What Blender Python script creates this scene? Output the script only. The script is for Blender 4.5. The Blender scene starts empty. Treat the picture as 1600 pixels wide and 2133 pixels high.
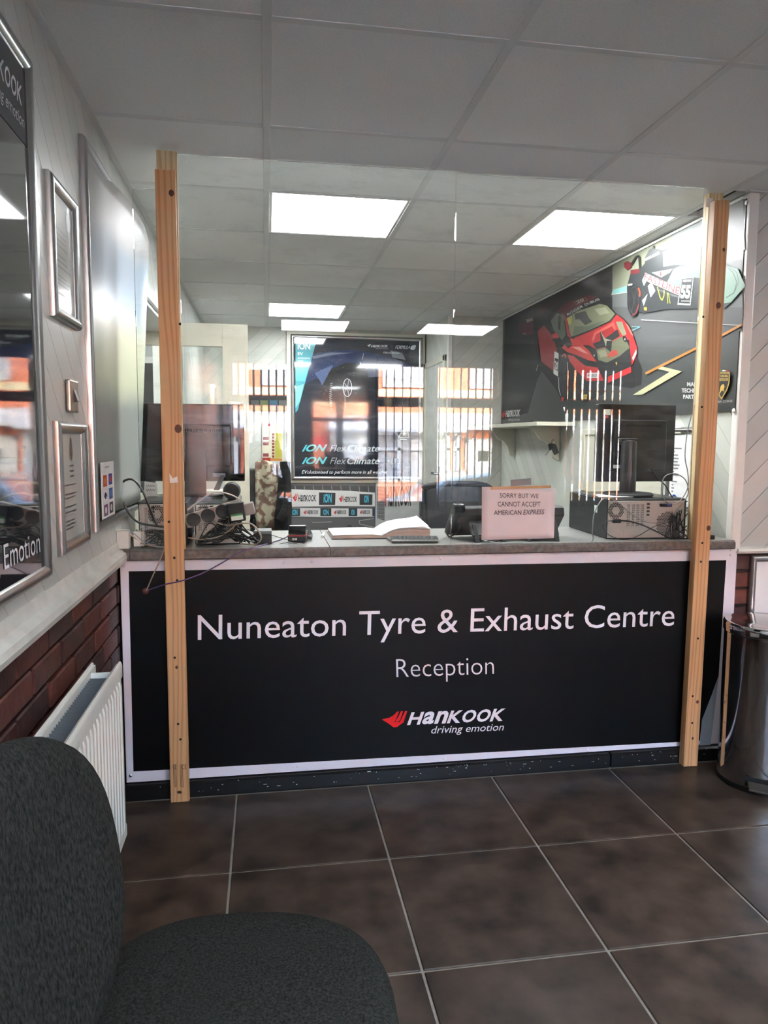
import bpy, bmesh, math, random
from mathutils import Vector, Matrix
random.seed(7)
S = bpy.context.scene
COL = S.collection
# ------------------------------------------------------------------ camera (metres: X along the counter, Y into the room, Z up)
FPX = 1505.63
YAW, PITCH, ROLL = 0.16166, -0.09941, 0.00671
CAMP = Vector((0, 0, 1.338))
_f = Vector((math.sin(YAW)*math.cos(PITCH), math.cos(YAW)*math.cos(PITCH), math.sin(PITCH)))
_r0 = Vector((math.cos(YAW), -math.sin(YAW), 0)); _u0 = _r0.cross(_f)
RT = math.cos(ROLL)*_r0+math.sin(ROLL)*_u0; UP = -math.sin(ROLL)*_r0+math.cos(ROLL)*_u0; FW = _f
cd = bpy.data.cameras.new('camera'); cam = bpy.data.objects.new('camera', cd); COL.objects.link(cam)
cd.sensor_fit = 'HORIZONTAL'; cd.sensor_width = 36; cd.lens = FPX/1600*36; cd.clip_start = .02; cd.clip_end = 300
mw = Matrix.Identity(4)
for i in range(3):
    mw[i][0] = RT[i]; mw[i][1] = UP[i]; mw[i][2] = -FW[i]; mw[i][3] = CAMP[i]
cam.matrix_world = mw
S.camera = cam
# ------------------------------------------------------------------ world, sun, exposure
S.view_settings.view_transform = 'Standard'; S.view_settings.look = 'None'
S.view_settings.gamma = 1; S.view_settings.use_curve_mapping = False
S.view_settings.exposure = 1.5
PANEL_L = 15.0
wd = bpy.data.worlds.new('sky'); S.world = wd; wd.use_nodes = True
wn = wd.node_tree; wn.nodes.clear()
wo = wn.nodes.new('ShaderNodeOutputWorld'); wb = wn.nodes.new('ShaderNodeBackground'); sk = wn.nodes.new('ShaderNodeTexSky')
sk.sky_type = 'NISHITA'; sk.sun_disc = False; sk.sun_elevation = math.radians(24); sk.sun_rotation = math.radians(10); sk.air_density = 1.0; sk.dust_density = 2.0
wb.inputs['Strength'].default_value = 7.0
wn.links.new(sk.outputs[0], wb.inputs[0]); wn.links.new(wb.outputs[0], wo.inputs[0])
sl = bpy.data.lights.new('sun', 'SUN'); sl.energy = 30; sl.color = (1, .86, .7); sl.angle = math.radians(.6)
so = bpy.data.objects.new('sun', sl); COL.objects.link(so)
so.rotation_euler = Vector((.18, .89, .42)).to_track_quat('Z', 'Y').to_euler(); so.location = (0, 8, 12)

# ------------------------------------------------------------------ helpers
def ray(px, py): return FW+(px-800)/FPX*RT-(py-1066.5)/FPX*UP
def on(ax, v, px, py):
    d = ray(px, py); t = (v-CAMP[ax])/d[ax]; return CAMP+d*t
def X_(v, px, py): return on(0, v, px, py)
def Y_(v, px, py): return on(1, v, px, py)
def Z_(v, px, py): return on(2, v, px, py)
def lin(c): return tuple(((x/255)/12.92 if x/255 <= .04045 else ((x/255+.055)/1.055)**2.4) for x in c)
MATS = {}
def mat(name, rgb, rough=.5, metal=0, var=.12, scale=8, bump=0., bscale=60, coat=0, spec=.5, stretch=None, emit=0, rgb2=None, sharp=False):
    """procedural principled material: colour varied by noise, fine relief by bump"""
    if name in MATS: return MATS[name]
    m = bpy.data.materials.new(name); m.use_nodes = True; nt = m.node_tree; N = nt.nodes; L = nt.links
    b = N['Principled BSDF']
    b.inputs['Roughness'].default_value = rough; b.inputs['Metallic'].default_value = metal
    b.inputs['Coat Weight'].default_value = coat; b.inputs['Coat Roughness'].default_value = .03
    b.inputs['Specular IOR Level'].default_value = spec
    c = lin(rgb)
    tc = N.new('ShaderNodeTexCoord'); mp = N.new('ShaderNodeMapping'); L.new(tc.outputs['Object'], mp.inputs[0])
    if stretch: mp.inputs['Scale'].default_value = stretch
    nz = N.new('ShaderNodeTexNoise'); nz.inputs['Scale'].default_value = scale; nz.inputs['Detail'].default_value = 5
    L.new(mp.outputs[0], nz.inputs[0])
    cr = N.new('ShaderNodeValToRGB')
    lo = lin(rgb2) if rgb2 else tuple(x*(1-var) for x in c); hi = c if rgb2 else tuple(min(1, x*(1+var)) for x in c)
    cr.color_ramp.elements[0].color = (*lo, 1); cr.color_ramp.elements[1].color = (*hi, 1)
    cr.color_ramp.elements[0].position = .46 if sharp else .3; cr.color_ramp.elements[1].position = .54 if sharp else .7
    L.new(nz.outputs[0], cr.inputs[0]); L.new(cr.outputs[0], b.inputs['Base Color'])
    if bump:
        n2 = N.new('ShaderNodeTexNoise'); n2.inputs['Scale'].default_value = bscale; n2.inputs['Detail'].default_value = 4
        L.new(mp.outputs[0], n2.inputs[0])
        bp = N.new('ShaderNodeBump'); bp.inputs['Strength'].default_value = bump; bp.inputs['Distance'].default_value = .002
        L.new(n2.outputs[0], bp.inputs['Height']); L.new(bp.outputs[0], b.inputs['Normal'])
    if emit:
        b.inputs['Emission Color'].default_value = (*c, 1); b.inputs['Emission Strength'].default_value = emit
    MATS[name] = m; return m
def ink(rgb, rough=.35, coat=.0, spec=.5):
    return mat('ink_%d_%d_%d_%d_%d' % (*rgb, int(coat*10), int(spec*100)), rgb, rough=rough, var=.04, scale=3, coat=coat, spec=spec)
def glassy(name, tint, refl=1.0, ior=1.5, haze=0):
    """clear sheet: straight-through transmission and a Fresnel mirror, both faces"""
    m = bpy.data.materials.new(name); m.use_nodes = True; nt = m.node_tree; N = nt.nodes; L = nt.links; N.clear()
    o = N.new('ShaderNodeOutputMaterial'); t = N.new('ShaderNodeBsdfTransparent'); g = N.new('ShaderNodeBsdfGlossy'); mx = N.new('ShaderNodeMixShader'); fr = N.new('ShaderNodeFresnel')
    t.inputs[0].default_value = (*tint, 1); g.inputs['Roughness'].default_value = 0.0; fr.inputs['IOR'].default_value = ior
    ml = N.new('ShaderNodeMath'); ml.operation = 'MULTIPLY'; ml.inputs[1].default_value = refl
    L.new(fr.outputs[0], ml.inputs[0]); L.new(ml.outputs[0], mx.inputs[0]); L.new(t.outputs[0], mx.inputs[1]); L.new(g.outputs[0], mx.inputs[2])
    last = mx
    if haze:     # wiped smears and dust on the acrylic
        d = N.new('ShaderNodeBsdfDiffuse'); d.inputs[0].default_value = (.7, .72, .72, 1)
        tc = N.new('ShaderNodeTexCoord'); mp = N.new('ShaderNodeMapping'); mp.inputs['Rotation'].default_value = (0, .6, 0); mp.inputs['Scale'].default_value = (3, 1, 11)
        nz = N.new('ShaderNodeTexNoise'); nz.inputs['Scale'].default_value = 1.3; nz.inputs['Detail'].default_value = 8; nz.inputs['Roughness'].default_value = .7
        cr = N.new('ShaderNodeValToRGB'); cr.color_ramp.elements[0].position = .5; cr.color_ramp.elements[1].position = .9
        m2 = N.new('ShaderNodeMath'); m2.operation = 'MULTIPLY'; m2.inputs[1].default_value = haze; m3 = N.new('ShaderNodeMixShader')
        L.new(tc.outputs['Object'], mp.inputs[0]); L.new(mp.outputs[0], nz.inputs[0]); L.new(nz.outputs[0], cr.inputs[0]); L.new(cr.outputs[0], m2.inputs[0])
        L.new(m2.outputs[0], m3.inputs[0]); L.new(mx.outputs[0], m3.inputs[1]); L.new(d.outputs[0], m3.inputs[2]); last = m3
    L.new(last.outputs[0], o.inputs[0]); MATS[name] = m; return m

def tag(o, label=None, cat=None, group=None, kind=None):
    if label: o['label'] = label
    if cat: o['category'] = cat
    if group: o['group'] = group
    if kind: o['kind'] = kind
    return o
def empty(name, loc, label=None, cat=None, group=None, kind=None):
    o = bpy.data.objects.new(name, None); COL.objects.link(o); o.location = loc; o.empty_display_size = .05
    return tag(o, label, cat, group, kind)
def wloc(p):
    v = Vector((0, 0, 0))
    while p: v += p.location; p = p.parent
    return v
class MB:
    """mesh builder in world coordinates (optionally through a transform M)"""
    def __init__(s, M=None): s.v = []; s.f = []; s.m = []; s.M = M; s.k = 0
    def add(s, vs, fs, k=None):
        n = len(s.v); s.v += [(s.M @ Vector(a)) if s.M else Vector(a) for a in vs]
        s.f += [[n+i for i in f] for f in fs]; s.m += [s.k if k is None else k]*len(fs); return s
    def box(s, x0, x1, y0, y1, z0, z1, k=None):
        return s.add([(x, y, z) for x in (x0, x1) for y in (y0, y1) for z in (z0, z1)],
                     [(0, 1, 3, 2), (4, 6, 7, 5), (0, 4, 5, 1), (2, 3, 7, 6), (0, 2, 6, 4), (1, 5, 7, 3)], k)
    def prism(s, pts, d, k=None):
        n = len(pts); d = Vector(d); P = [Vector(p) for p in pts]
        return s.add(P+[p+d for p in P], [list(range(n))[::-1], list(range(n, 2*n))]+[[i, (i+1) % n, n+(i+1) % n, n+i] for i in range(n)], k)
    def tube(s, pts, r, seg=8, k=None, cap=True, rs=None):
        P = [Vector(p) for p in pts]; n = len(P); rings = []
        t = (P[1]-P[0]).normalized(); a = t.orthogonal().normalized()
        for i in range(n):
            t = (P[min(i+1, n-1)]-P[max(i-1, 0)]).normalized(); a = (a-t*a.dot(t)).normalized(); b = t.cross(a)
            rr = rs[i] if rs else r
            rings += [P[i]+(a*math.cos(q*2*math.pi/seg)+b*math.sin(q*2*math.pi/seg))*rr for q in range(seg)]
        fs = [[i*seg+q, i*seg+(q+1) % seg, (i+1)*seg+(q+1) % seg, (i+1)*seg+q] for i in range(n-1) for q in range(seg)]
        if cap: fs += [list(range(seg))[::-1], [(n-1)*seg+q for q in range(seg)]]
        return s.add(rings, fs, k)
    def lathe(s, prof, c, seg=32, k=None, ax=(0, 0, 1)):
        ax = Vector(ax).normalized(); a = ax.orthogonal().normalized(); b = ax.cross(a); c = Vector(c); V = []; n = len(prof)
        for r, z in prof: V += [c+ax*z+(a*math.cos(q*2*math.pi/seg)+b*math.sin(q*2*math.pi/seg))*r for q in range(seg)]
        fs = [[i*seg+q, i*seg+(q+1) % seg, (i+1)*seg+(q+1) % seg, (i+1)*seg+q] for i in range(n-1) for q in range(seg)]
        fs += [list(range(seg))[::-1], [(n-1)*seg+q for q in range(seg)]]
        return s.add(V, fs, k)
    def build(s, name, mats, parent=None, bevel=0, smooth=False, seg=2, ori=None):
        me = bpy.data.meshes.new(name)
        if parent: o0 = wloc(parent)
        else:
            xs = [p.x for p in s.v]; ys = [p.y for p in s.v]; zs = [p.z for p in s.v]
            o0 = Vector(ori) if ori is not None else Vector(((min(xs)+max(xs))/2, (min(ys)+max(ys))/2, min(zs)))
        me.from_pydata([p-o0 for p in s.v], [], s.f)
        me.polygons.foreach_set('material_index', s.m)
        for m in (mats if isinstance(mats, (list, tuple)) else [mats]): me.materials.append(m)
        bm = bmesh.new(); bm.from_mesh(me); bmesh.ops.recalc_face_normals(bm, faces=bm.faces)
        if bevel:
            ed = [e for e in bm.edges if len(e.link_faces) == 2 and e.calc_face_angle(0) > .5]
            bmesh.ops.bevel(bm, geom=ed, offset=bevel, segments=seg, profile=.6, affect='EDGES', clamp_overlap=True)
        bm.to_mesh(me); bm.free()
        if smooth:
            for p in me.polygons: p.use_smooth = True
            try: me.set_sharp_from_angle(angle=math.radians(40))
            except Exception: pass
        o = bpy.data.objects.new(name, me); COL.objects.link(o)
        if parent: o.parent = parent
        else: o.location = o0
        return o
def smoothpath(pts, n=8):
    P = [Vector(p) for p in pts]; P = [P[0]*2-P[1]]+P+[P[-1]*2-P[-2]]; out = []
    for i in range(1, len(P)-2):
        a, b, c, d = P[i-1:i+3]
        for j in range(n):
            t = j/n; out.append(.5*((2*b)+(c-a)*t+(2*a-5*b+4*c-d)*t*t+(3*b-a-3*c+d)*t**3))
    out.append(P[-2]); return out
def clip(poly, a, b, c):          # keep a*x+b*y<=c
    out = []
    for i in range(len(poly)):
        p, q = poly[i], poly[(i+1) % len(poly)]; dp = a*p[0]+b*p[1]-c; dq = a*q[0]+b*q[1]-c
        if dp <= 0: out.append(p)
        if dp*dq < 0: t = dp/(dp-dq); out.append((p[0]+(q[0]-p[0])*t, p[1]+(q[1]-p[1])*t))
    return out
def area(p): return abs(sum(p[i][0]*p[(i+1) % len(p)][1]-p[(i+1) % len(p)][0]*p[i][1] for i in range(len(p))))/2
def planks(parent, mats, P0, U, nrm, w, h, sgn, rects=None, phase=0., pitch=.0884, gap=.0022, th=.007):
    """45 degree boards clipped to rectangles (u0,u1,v0,v1) of the wall plane, each board an object"""
    U = Vector(U); nrm = Vector(nrm); P0 = Vector(P0); q = math.sqrt(.5)
    for (u0, u1, v0, v1) in (rects or [(0, w, 0, h)]):
        ks = [((-sgn*u+v)*q) for u in (u0, u1) for v in (v0, v1)]
        k = math.floor((min(ks)-phase)/pitch)
        while k*pitch+phase < max(ks):
            a = k*pitch+phase+gap/2; b = (k+1)*pitch+phase-gap/2; k += 1
            p = [(u0, v0), (u1, v0), (u1, v1), (u0, v1)]
            p = clip(p, sgn*q, -q, -a)
            if len(p) > 2: p = clip(p, -sgn*q, q, b)
            if len(p) < 3 or area(p) < 2e-4: continue
            MB().prism([P0+U*x+Vector((0, 0, y)) for x, y in p], nrm*th).build('plank', random.choice(mats), parent)
# ---- flat print: polygons and lettering on a plane
class Print:
    def __init__(s, ax, v, nsign):
        s.ax = ax; s.v = v; s.n = Vector([nsign if i == ax else 0 for i in range(3)]); s.mb = MB(); s.cols = []; s.lay = 0; s.coat = 0
    def idx(s, c):
        if c not in s.cols: s.cols.append(c)
        return s.cols.index(c)
    def P(s, p): return on(s.ax, s.v, p[0], p[1])
    def poly(s, c, pts, k=1., o=(0, 0), step=True):
        if step: s.lay += 1
        off = s.n*(.0003+.00006*s.lay)
        s.mb.add([s.P((o[0]+x/k, o[1]+y/k))+off for x, y in pts], [list(range(len(pts)))], s.idx(c))
    def ell(s, c, x, y, rx, ry, k=1., o=(0, 0), rot=0, n=28):
        s.poly(c, [(x+rx*math.cos(t)*math.cos(rot)-ry*math.sin(t)*math.sin(rot), y+rx*math.cos(t)*math.sin(rot)+ry*math.sin(t)*math.cos(rot)) for t in [i*2*math.pi/n for i in range(n)]], k, o)
    def line(s, c, pts, w, k=1., o=(0, 0)):
        for i in range(len(pts)-1):
            a = Vector(pts[i]); b = Vector(pts[i+1]); d = (b-a).normalized(); q = Vector((-d.y, d.x))*w/2
            s.poly(c, [a-q, b-q, b+q, a+q], k, o, step=(i == 0))
    def text(s, c, str_, bl, br, tl, k=1., o=(0, 0), shear=0, bold=0):
        s.lay += 1
        f = [s.P((o[0]+p[0]/k, o[1]+p[1]/k)) for p in (bl, br, tl)]
        text_into(s.mb, str_, f[0]+s.n*(.0003+.00006*s.lay), f[1]-f[0], f[2]-f[0], s.idx(c), shear, bold)
    def word(s, c, bl, br, tl, k=1., o=(0, 0), shear=.22, bold=.02):   # wordmark with tall lowercase a and n
        s.lay += 1
        f = [s.P((o[0]+p[0]/k, o[1]+p[1]/k)) for p in (bl, br, tl)]
        word_into(s.mb, f[0]+s.n*(.0003+.00006*s.lay), f[1]-f[0], f[2]-f[0], s.idx(c), shear, bold)
    def wing(s, c, bl, br, tl, k=1., o=(0, 0)):
        s.lay += 1
        f = [s.P((o[0]+p[0]/k, o[1]+p[1]/k)) for p in (bl, br, tl)]
        wing_into(s.mb, f[0]+s.n*(.0003+.00006*s.lay), f[1]-f[0], f[2]-f[0], s.idx(c))
    def build(s, name, parent, rough=.35, coat=0, spec=.5):
        return s.mb.build(name, [ink(c, rough, coat, spec) for c in s.cols], parent)
_tc = {}
def text_mesh(str_, shear=0, bold=0, cond=1):
    key = (str_, shear, bold)
    if key in _tc: return _tc[key]
    c = bpy.data.curves.new('t', 'FONT'); c.body = str_; c.shear = shear; c.offset = bold; c.resolution_u = 3; c.fill_mode = 'FRONT' if hasattr(c, 'fill_mode') else c.fill_mode
    ob = bpy.data.objects.new('t', c); COL.objects.link(ob)
    dg = bpy.context.evaluated_depsgraph_get(); me = bpy.data.meshes.new_from_object(ob.evaluated_get(dg))
    V = [(v.co.x, v.co.y) for v in me.vertices]; F = [list(p.vertices) for p in me.polygons]
    bpy.data.objects.remove(ob); bpy.data.curves.remove(c); bpy.data.meshes.remove(me)
    if not V: V = [(0, 0), (1, 0), (1, 1)]; F = [[0, 1, 2]]
    _tc[key] = (V, F); return V, F
def text_into(mb, str_, p0, u, v, k, shear=0, bold=0, full=False):
    V, F = text_mesh(str_, shear, bold)
    x0 = min(a[0] for a in V); x1 = max(a[0] for a in V); y1 = max(a[1] for a in V); y0 = min(a[1] for a in V) if full else 0
    mb.add([p0+u*((a-x0)/(x1-x0))+v*((b-y0)/(y1-y0)) for a, b in V], F, k)
def word_into(mb, p0, u, v, k, shear=.22, bold=.02):
    W = [('H', 1.05), ('a', .95), ('n', .95), ('K', 1.1), ('O', 1.12), ('O', 1.12), ('K', 1.1)]; tot = sum(w for _, w in W)+.10*6; x = 0
    for ch, w in W:
        V, F = text_mesh(ch, 0, bold); x0 = min(a[0] for a in V); x1 = max(a[0] for a in V); y0 = min(a[1] for a in V); y1 = max(a[1] for a in V)
        mb.add([p0+u*((x+(a-x0)/(x1-x0)*w)/tot+(b-y0)/(y1-y0)*shear/tot)+v*((b-y0)/(y1-y0)) for a, b in V], F, k); x += w+(.04 if ch == 'K' else .11)
WING = [[(0, .56), (.3, .64), (.42, .5), (.5, .36), (.66, .3), (.92, .62), (.86, .3), (.6, .02), (.46, .02), (.25, .3)],
        [(.3, .64), (.48, .8), (.6, 1), (.68, 1), (.52, .4), (.45, .3)], [(.54, .42), (.66, .7), (.75, 1), (.83, 1), (.72, .45), (.6, .3)], [(.74, .42), (.84, .75), (.91, 1), (1, 1), (.92, .6), (.8, .3)]]
def wing_into(mb, p0, u, v, k):
    for i, pl in enumerate(WING): mb.add([p0+u*a+v*b for a, b in pl], [list(range(len(pl)))], k)

# ------------------------------------------------------------------ materials
m_plank = [mat('cladding_%d' % i, c, rough=.32, var=.05, scale=2.5, bump=.15, bscale=12) for i, c in enumerate([(190, 193, 188), (196, 198, 193), (184, 188, 183)])]
m_plank_b = [mat('cladding_back_%d' % i, c, rough=.4, var=.06, scale=2, bump=.15, bscale=12) for i, c in enumerate([(192, 196, 186), (198, 200, 190), (186, 190, 181)])]
m_groove = mat('cladding_groove', (150, 152, 146), rough=.8)
m_cream = mat('cream_gloss_paint', (200, 198, 180), rough=.3, var=.08, scale=5, bump=.1, bscale=20)
m_white = mat('white_gloss', (228, 228, 222), rough=.3, var=.03)
m_wpaint = mat('white_painted_dado', (212, 212, 204), rough=.28, var=.12, scale=14, bump=.2, bscale=18)
m_mortar = mat('dark_mortar', (38, 30, 28), rough=.9, bump=.5)
m_brick = [mat('red_brick_%d' % i, c, rough=.38, var=.35, scale=22, bump=.7, bscale=45) for i, c in enumerate([(82, 44, 39), (70, 39, 36), (94, 50, 42), (62, 38, 36)])]
m_tile = [mat('ceiling_tile_%d' % i, c, rough=.95, var=.05, scale=160, bump=.35, bscale=420) for i, c in enumerate([(222, 223, 221), (226, 227, 224), (218, 220, 217)])]
m_tee = mat('tee_bar', (205, 206, 204), rough=.5, var=.03)
m_panel = mat('light_diffuser', (250, 252, 255), emit=PANEL_L, var=0)
m_ftile = [mat('floor_tile_%d' % i, c, rough=.34, spec=.3, var=.0, scale=9, bump=.2, bscale=16, rgb2=c2) for i, (c, c2) in enumerate([((88, 71, 60), (44, 35, 30)), ((84, 68, 58), (48, 38, 32)), ((90, 72, 61), (43, 34, 29))])]
m_grout = mat('grey_grout', (150, 142, 132), rough=.8, var=.15, scale=30)
m_black = mat('black_plastic', (22, 23, 24), rough=.35)
m_blackm = mat('matt_black_plastic', (30, 31, 32), rough=.6, bump=.1, bscale=200)
m_gloss = mat('piano_black', (8, 8, 9), rough=.1, spec=.35)
m_chrome = mat('brushed_steel', (176, 176, 174), rough=.24, metal=1, var=.05)
m_alu = mat('satin_aluminium', (168, 169, 168), rough=.3, metal=1, var=.04, stretch=(1, 1, 1))
m_mirror = mat('polished_steel', (190, 190, 192), rough=.09, metal=1, var=.06, scale=3, bump=.06, bscale=3)
m_pcgrey = mat('zinc_pc_panel', (168, 163, 158), rough=.4, metal=.5, var=.06)
m_dark = mat('dark_opening', (8, 8, 9), rough=.8)
m_paper = mat('white_paper', (226, 226, 224), rough=.7, var=.03)
m_signblack = mat('sign_black', (12, 12, 14), rough=.28, var=.1, scale=2)
m_signwhite = mat('sign_white', (226, 220, 226), rough=.3, var=.02)
m_worktop = mat('speckled_grey_laminate', (146, 146, 142), rough=.28, rgb2=(112, 112, 109), scale=240)
m_wedge = mat('worn_laminate_edge', (112, 104, 98), rough=.45, rgb2=(74, 68, 64), scale=60, bump=.3)
m_cblk = mat('black_cable', (16, 16, 17), rough=.4)
m_cgry = mat('grey_cable', (135, 135, 133), rough=.45)
m_cbge = mat('beige_cable', (158, 142, 124), rough=.45)
m_cpur = mat('purple_cable', (98, 76, 118), rough=.4)
m_acr = glassy('clear_acrylic', (.97, .98, .975), .85, 1.5, haze=.16)
m_pane = glassy('window_glass', (.96, .98, .97), 1.0, 1.5)
def wood(name, c1, c2):
    m = bpy.data.materials.new(name); m.use_nodes = True; nt = m.node_tree; N = nt.nodes; L = nt.links; b = N['Principled BSDF']; b.inputs['Roughness'].default_value = .55
    tc = N.new('ShaderNodeTexCoord'); mp = N.new('ShaderNodeMapping'); mp.inputs['Scale'].default_value = (1, 1, .07)
    nz = N.new('ShaderNodeTexNoise'); nz.inputs['Scale'].default_value = 18; nz.inputs['Detail'].default_value = 3
    wv = N.new('ShaderNodeTexWave'); wv.inputs['Scale'].default_value = 17; wv.inputs['Distortion'].default_value = 14; wv.inputs['Detail'].default_value = 2; wv.inputs['Detail Scale'].default_value = .8
    cr = N.new('ShaderNodeValToRGB'); cr.color_ramp.elements[0].color = (*lin(c2), 1); cr.color_ramp.elements[1].color = (*lin(c1), 1); cr.color_ramp.elements[0].position = .05; cr.color_ramp.elements[1].position = .55
    mx = N.new('ShaderNodeMix'); mx.data_type = 'RGBA'; mx.blend_type = 'MULTIPLY'; mx.inputs[0].default_value = .22
    cr2 = N.new('ShaderNodeValToRGB'); cr2.color_ramp.elements[0].color = (.62, .55, .5, 1); cr2.color_ramp.elements[0].position = .35; cr2.color_ramp.elements[1].position = .6
    L.new(tc.outputs['Object'], mp.inputs[0]); L.new(mp.outputs[0], wv.inputs[0]); L.new(mp.outputs[0], nz.inputs[0]); L.new(wv.outputs[0], cr.inputs[0]); L.new(nz.outputs[0], cr2.inputs[0])
    L.new(cr.outputs[0], mx.inputs[6]); L.new(cr2.outputs[0], mx.inputs[7]); L.new(mx.outputs[2], b.inputs['Base Color'])
    return m
m_wood = wood('pine_stud', (206, 160, 112), (186, 136, 90))
m_wood2 = wood('pale_pine_stud', (214, 194, 152), (192, 166, 122))
m_woodend = mat('pine_knot', (92, 52, 34), rough=.6)

# ================================================================== SETTING
XL, XR, YC, YB, ZC = -.53, 1.90, 2.70, 6.60, 2.323
XF, YW = 5.2, -1.60       # right wall and shop front of the customer side
WT = .938                 # worktop height
# floor
fl = empty('floor', (0, 0, 0), kind='structure')
MB().box(-1.9, XF+.1, YW-.1, YB+.1, -.12, -.004).build('screed', m_grout, fl)
fx, fy, ft = -.1215, 2.168, .5005
for i in range(-1, 11):
    for j in range(-6, 3):
        x0 = fx+i*ft+.0035; x1 = x0+ft-.007; y0 = fy+(j-1)*ft+.0035; y1 = y0+ft-.007
        x0 = max(x0, XL); x1 = min(x1, XF); y1 = min(y1, YC-.03)
        if x1-x0 < .02 or y1-y0 < .02: continue
        MB().box(x0, x1, y0, y1, -.012, 0).build('tile', random.choice(m_ftile), fl, bevel=.0025, seg=1)
MB().box(-1.9, XR, YC+.02, YB, -.004, 0).build('back_office_floor', m_ftile[0], fl)
# ceiling
ce = empty('ceiling', (0, 0, ZC), kind='structure')
cx0, cy0, cs = .0111, 1.8263, .6
LIGHTS = [(0, 2), (2, 2), (0, 6), (0, -5), (2, -5), (6, 0)]  # last cell is an unseen panel added to brighten the customer side
xs = [XL, cx0]+[cx0+cs*i for i in range(1, 10) if cx0+cs*i < XF]+[XF]
ys = [YW]+[cy0+cs*j for j in range(-5, 8)]+[YB]
for a in range(len(xs)-1):
    for b in range(len(ys)-1):
        x0, x1, y0, y1 = xs[a], xs[a+1], ys[b], ys[b+1]
        ci = round((x0-cx0)/cs) if x0 > XL else -1; cj = round((y0-cy0)/cs) if y0 > YW else -99
        if y0 > YC-.02 or (y1 > YC and x0 < XR-.1 and x1 <= XR+.01): x1 = min(x1, XR)
        elif y1 > YC and x1 > XR: y1 = YC
        if x1-x0 < .03 or y1-y0 < .03 or (ci, cj) in LIGHTS: continue
        if x0 > 1.4 and x1 <= XR+.01 and y0 > 5.7: continue
        MB().box(x0+.004, x1-.004, y0+.004, y1-.004, ZC, ZC+.014).build('ceiling_tile', random.choice(m_tile), ce)
for x in xs[1:-1]:
    y1 = YB if x < XR else YC+.0
    MB().box(x-.012, x+.012, YW, y1, ZC-.003, ZC+.02).build('main_tee', m_tee, ce, bevel=.001, seg=1)
for j, y in enumerate(ys[1:-1]):
    for a in range(len(xs)-1):
        x0, x1 = xs[a], xs[a+1]
        if y > YC: x1 = min(x1, XR)
        if x1-x0 < .03: continue
        MB().box(x0+.012, x1-.012, y-.011, y+.011, ZC-.002, ZC+.02).build('cross_tee', m_tee, ce)
for nm, bx in (('wall_angle', (XL, XL+.022, YW, YB)), ('wall_angle', (XR-.022, XR, YC, 5.7)), ('wall_angle', (XL, 1.446, YB-.022, YB)), ('wall_angle', (XR-.02, XF, YC-.022, YC)), ('wall_angle', (XF-.02, XF, YW, YC))):
    MB().box(*bx, ZC-.004, ZC+.02).build(nm, m_tee, ce)
MB().box(-2, XF+.2, YW-.2, YB+.3, ZC+.3, ZC+.42).build('sun_block_slab', m_mortar, ce)  # unseen slab added to keep the sun out of the rooms
MB().box(-.7, XF+.2, YW-.2, YB+.3, ZC+.02, ZC+.04).build('plenum_board', m_mortar, ce)
# recessed light panels
names = ['square ceiling light panel nearest the left post, above the counter', 'square ceiling light panel above the race car mural, right of the others',
         'small far ceiling light panel over the back wall poster', 'ceiling light panel over the customer floor, left one by the shop window', 'ceiling light panel over the customer floor, right one by the shop window', 'unseen ceiling light panel added at the far right to brighten the customer floor', 'ceiling light panel at the far right, towards the shop window'][:-1]
for (i, j), lb in zip(LIGHTS, names):
    x0 = cx0+cs*i+.012; x1 = x0+cs-.024; y0 = cy0+cs*j+.012; y1 = y0+cs-.024
    t = empty('ceiling_light', ((x0+x1)/2, (y0+y1)/2, ZC+.012), lb, 'light')
    fr = MB()
    w = .012
    fr.box(x0, x1, y0, y0+w, ZC-.001, ZC+.012).box(x0, x1, y1-w, y1, ZC-.001, ZC+.012).box(x0, x0+w, y0+w, y1-w, ZC-.001, ZC+.012).box(x1-w, x1, y0+w, y1-w, ZC-.001, ZC+.012)
    fr.build('frame', m_white, t)
    MB().box(x0+w, x1-w, y0+w, y1-w, ZC+.002, ZC+.012).build('diffuser', m_panel, t)
# left wall: brick below, dado, diagonal boards above
wl = empty('wall_left', (XL, 0, 0), kind='structure')
OY0, OY1, OZ = 3.05, 4.75, 1.965      # doorway to the side room
core = MB()
core.box(XL-.16, XL-.014, YW, OY0, 0, ZC+.3).box(XL-.16, XL-.014, OY1, YB+.1, 0, ZC+.3).box(XL-.16, XL-.014, OY0, OY1, OZ, ZC+.3)
core.build('wall_core', m_mortar, wl)
MB().box(XL-.014, XL-.006, YW, OY0, .885, ZC+.02).box(XL-.014, XL-.006, OY1, YB, .885, ZC+.02).box(XL-.014, XL-.006, OY0, OY1, OZ, ZC+.02).build('backing', m_groove, wl)
planks(wl, m_plank, (XL-.006, 0, 0), (0, 1, 0), (1, 0, 0), 0, 0, -1, rects=[(YW, OY0, .95, ZC), (OY1, YB, .95, ZC), (OY0, OY1, OZ, ZC)], phase=.03)
random.seed(3)
for r in range(12):
    z0 = .0+r*.0745; y = .55-(.1175 if r % 2 else 0)
    while y < YC:
        y1 = min(y+.2255, YC-.004)
        if y1-y > .03: MB().box(XL-.016, XL-.001+random.uniform(-.002, .003), y, y1, z0, z0+.0645).build('brick', random.choice(m_brick), wl, bevel=.004, seg=1)
        y += .235
dd = MB(); prof = [(0, .885), (.02, .889), (.034, .9), (.038, .915), (.034, .93), (.012, .942), (.006, .97), (0, .97)]
dd.prism([(XL+a, YW, z) for a, z in prof], (0, YC-.0-YW, 0))
dd.build('trim_1', m_wpaint, None).__setitem__('kind', 'structure')
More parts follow.
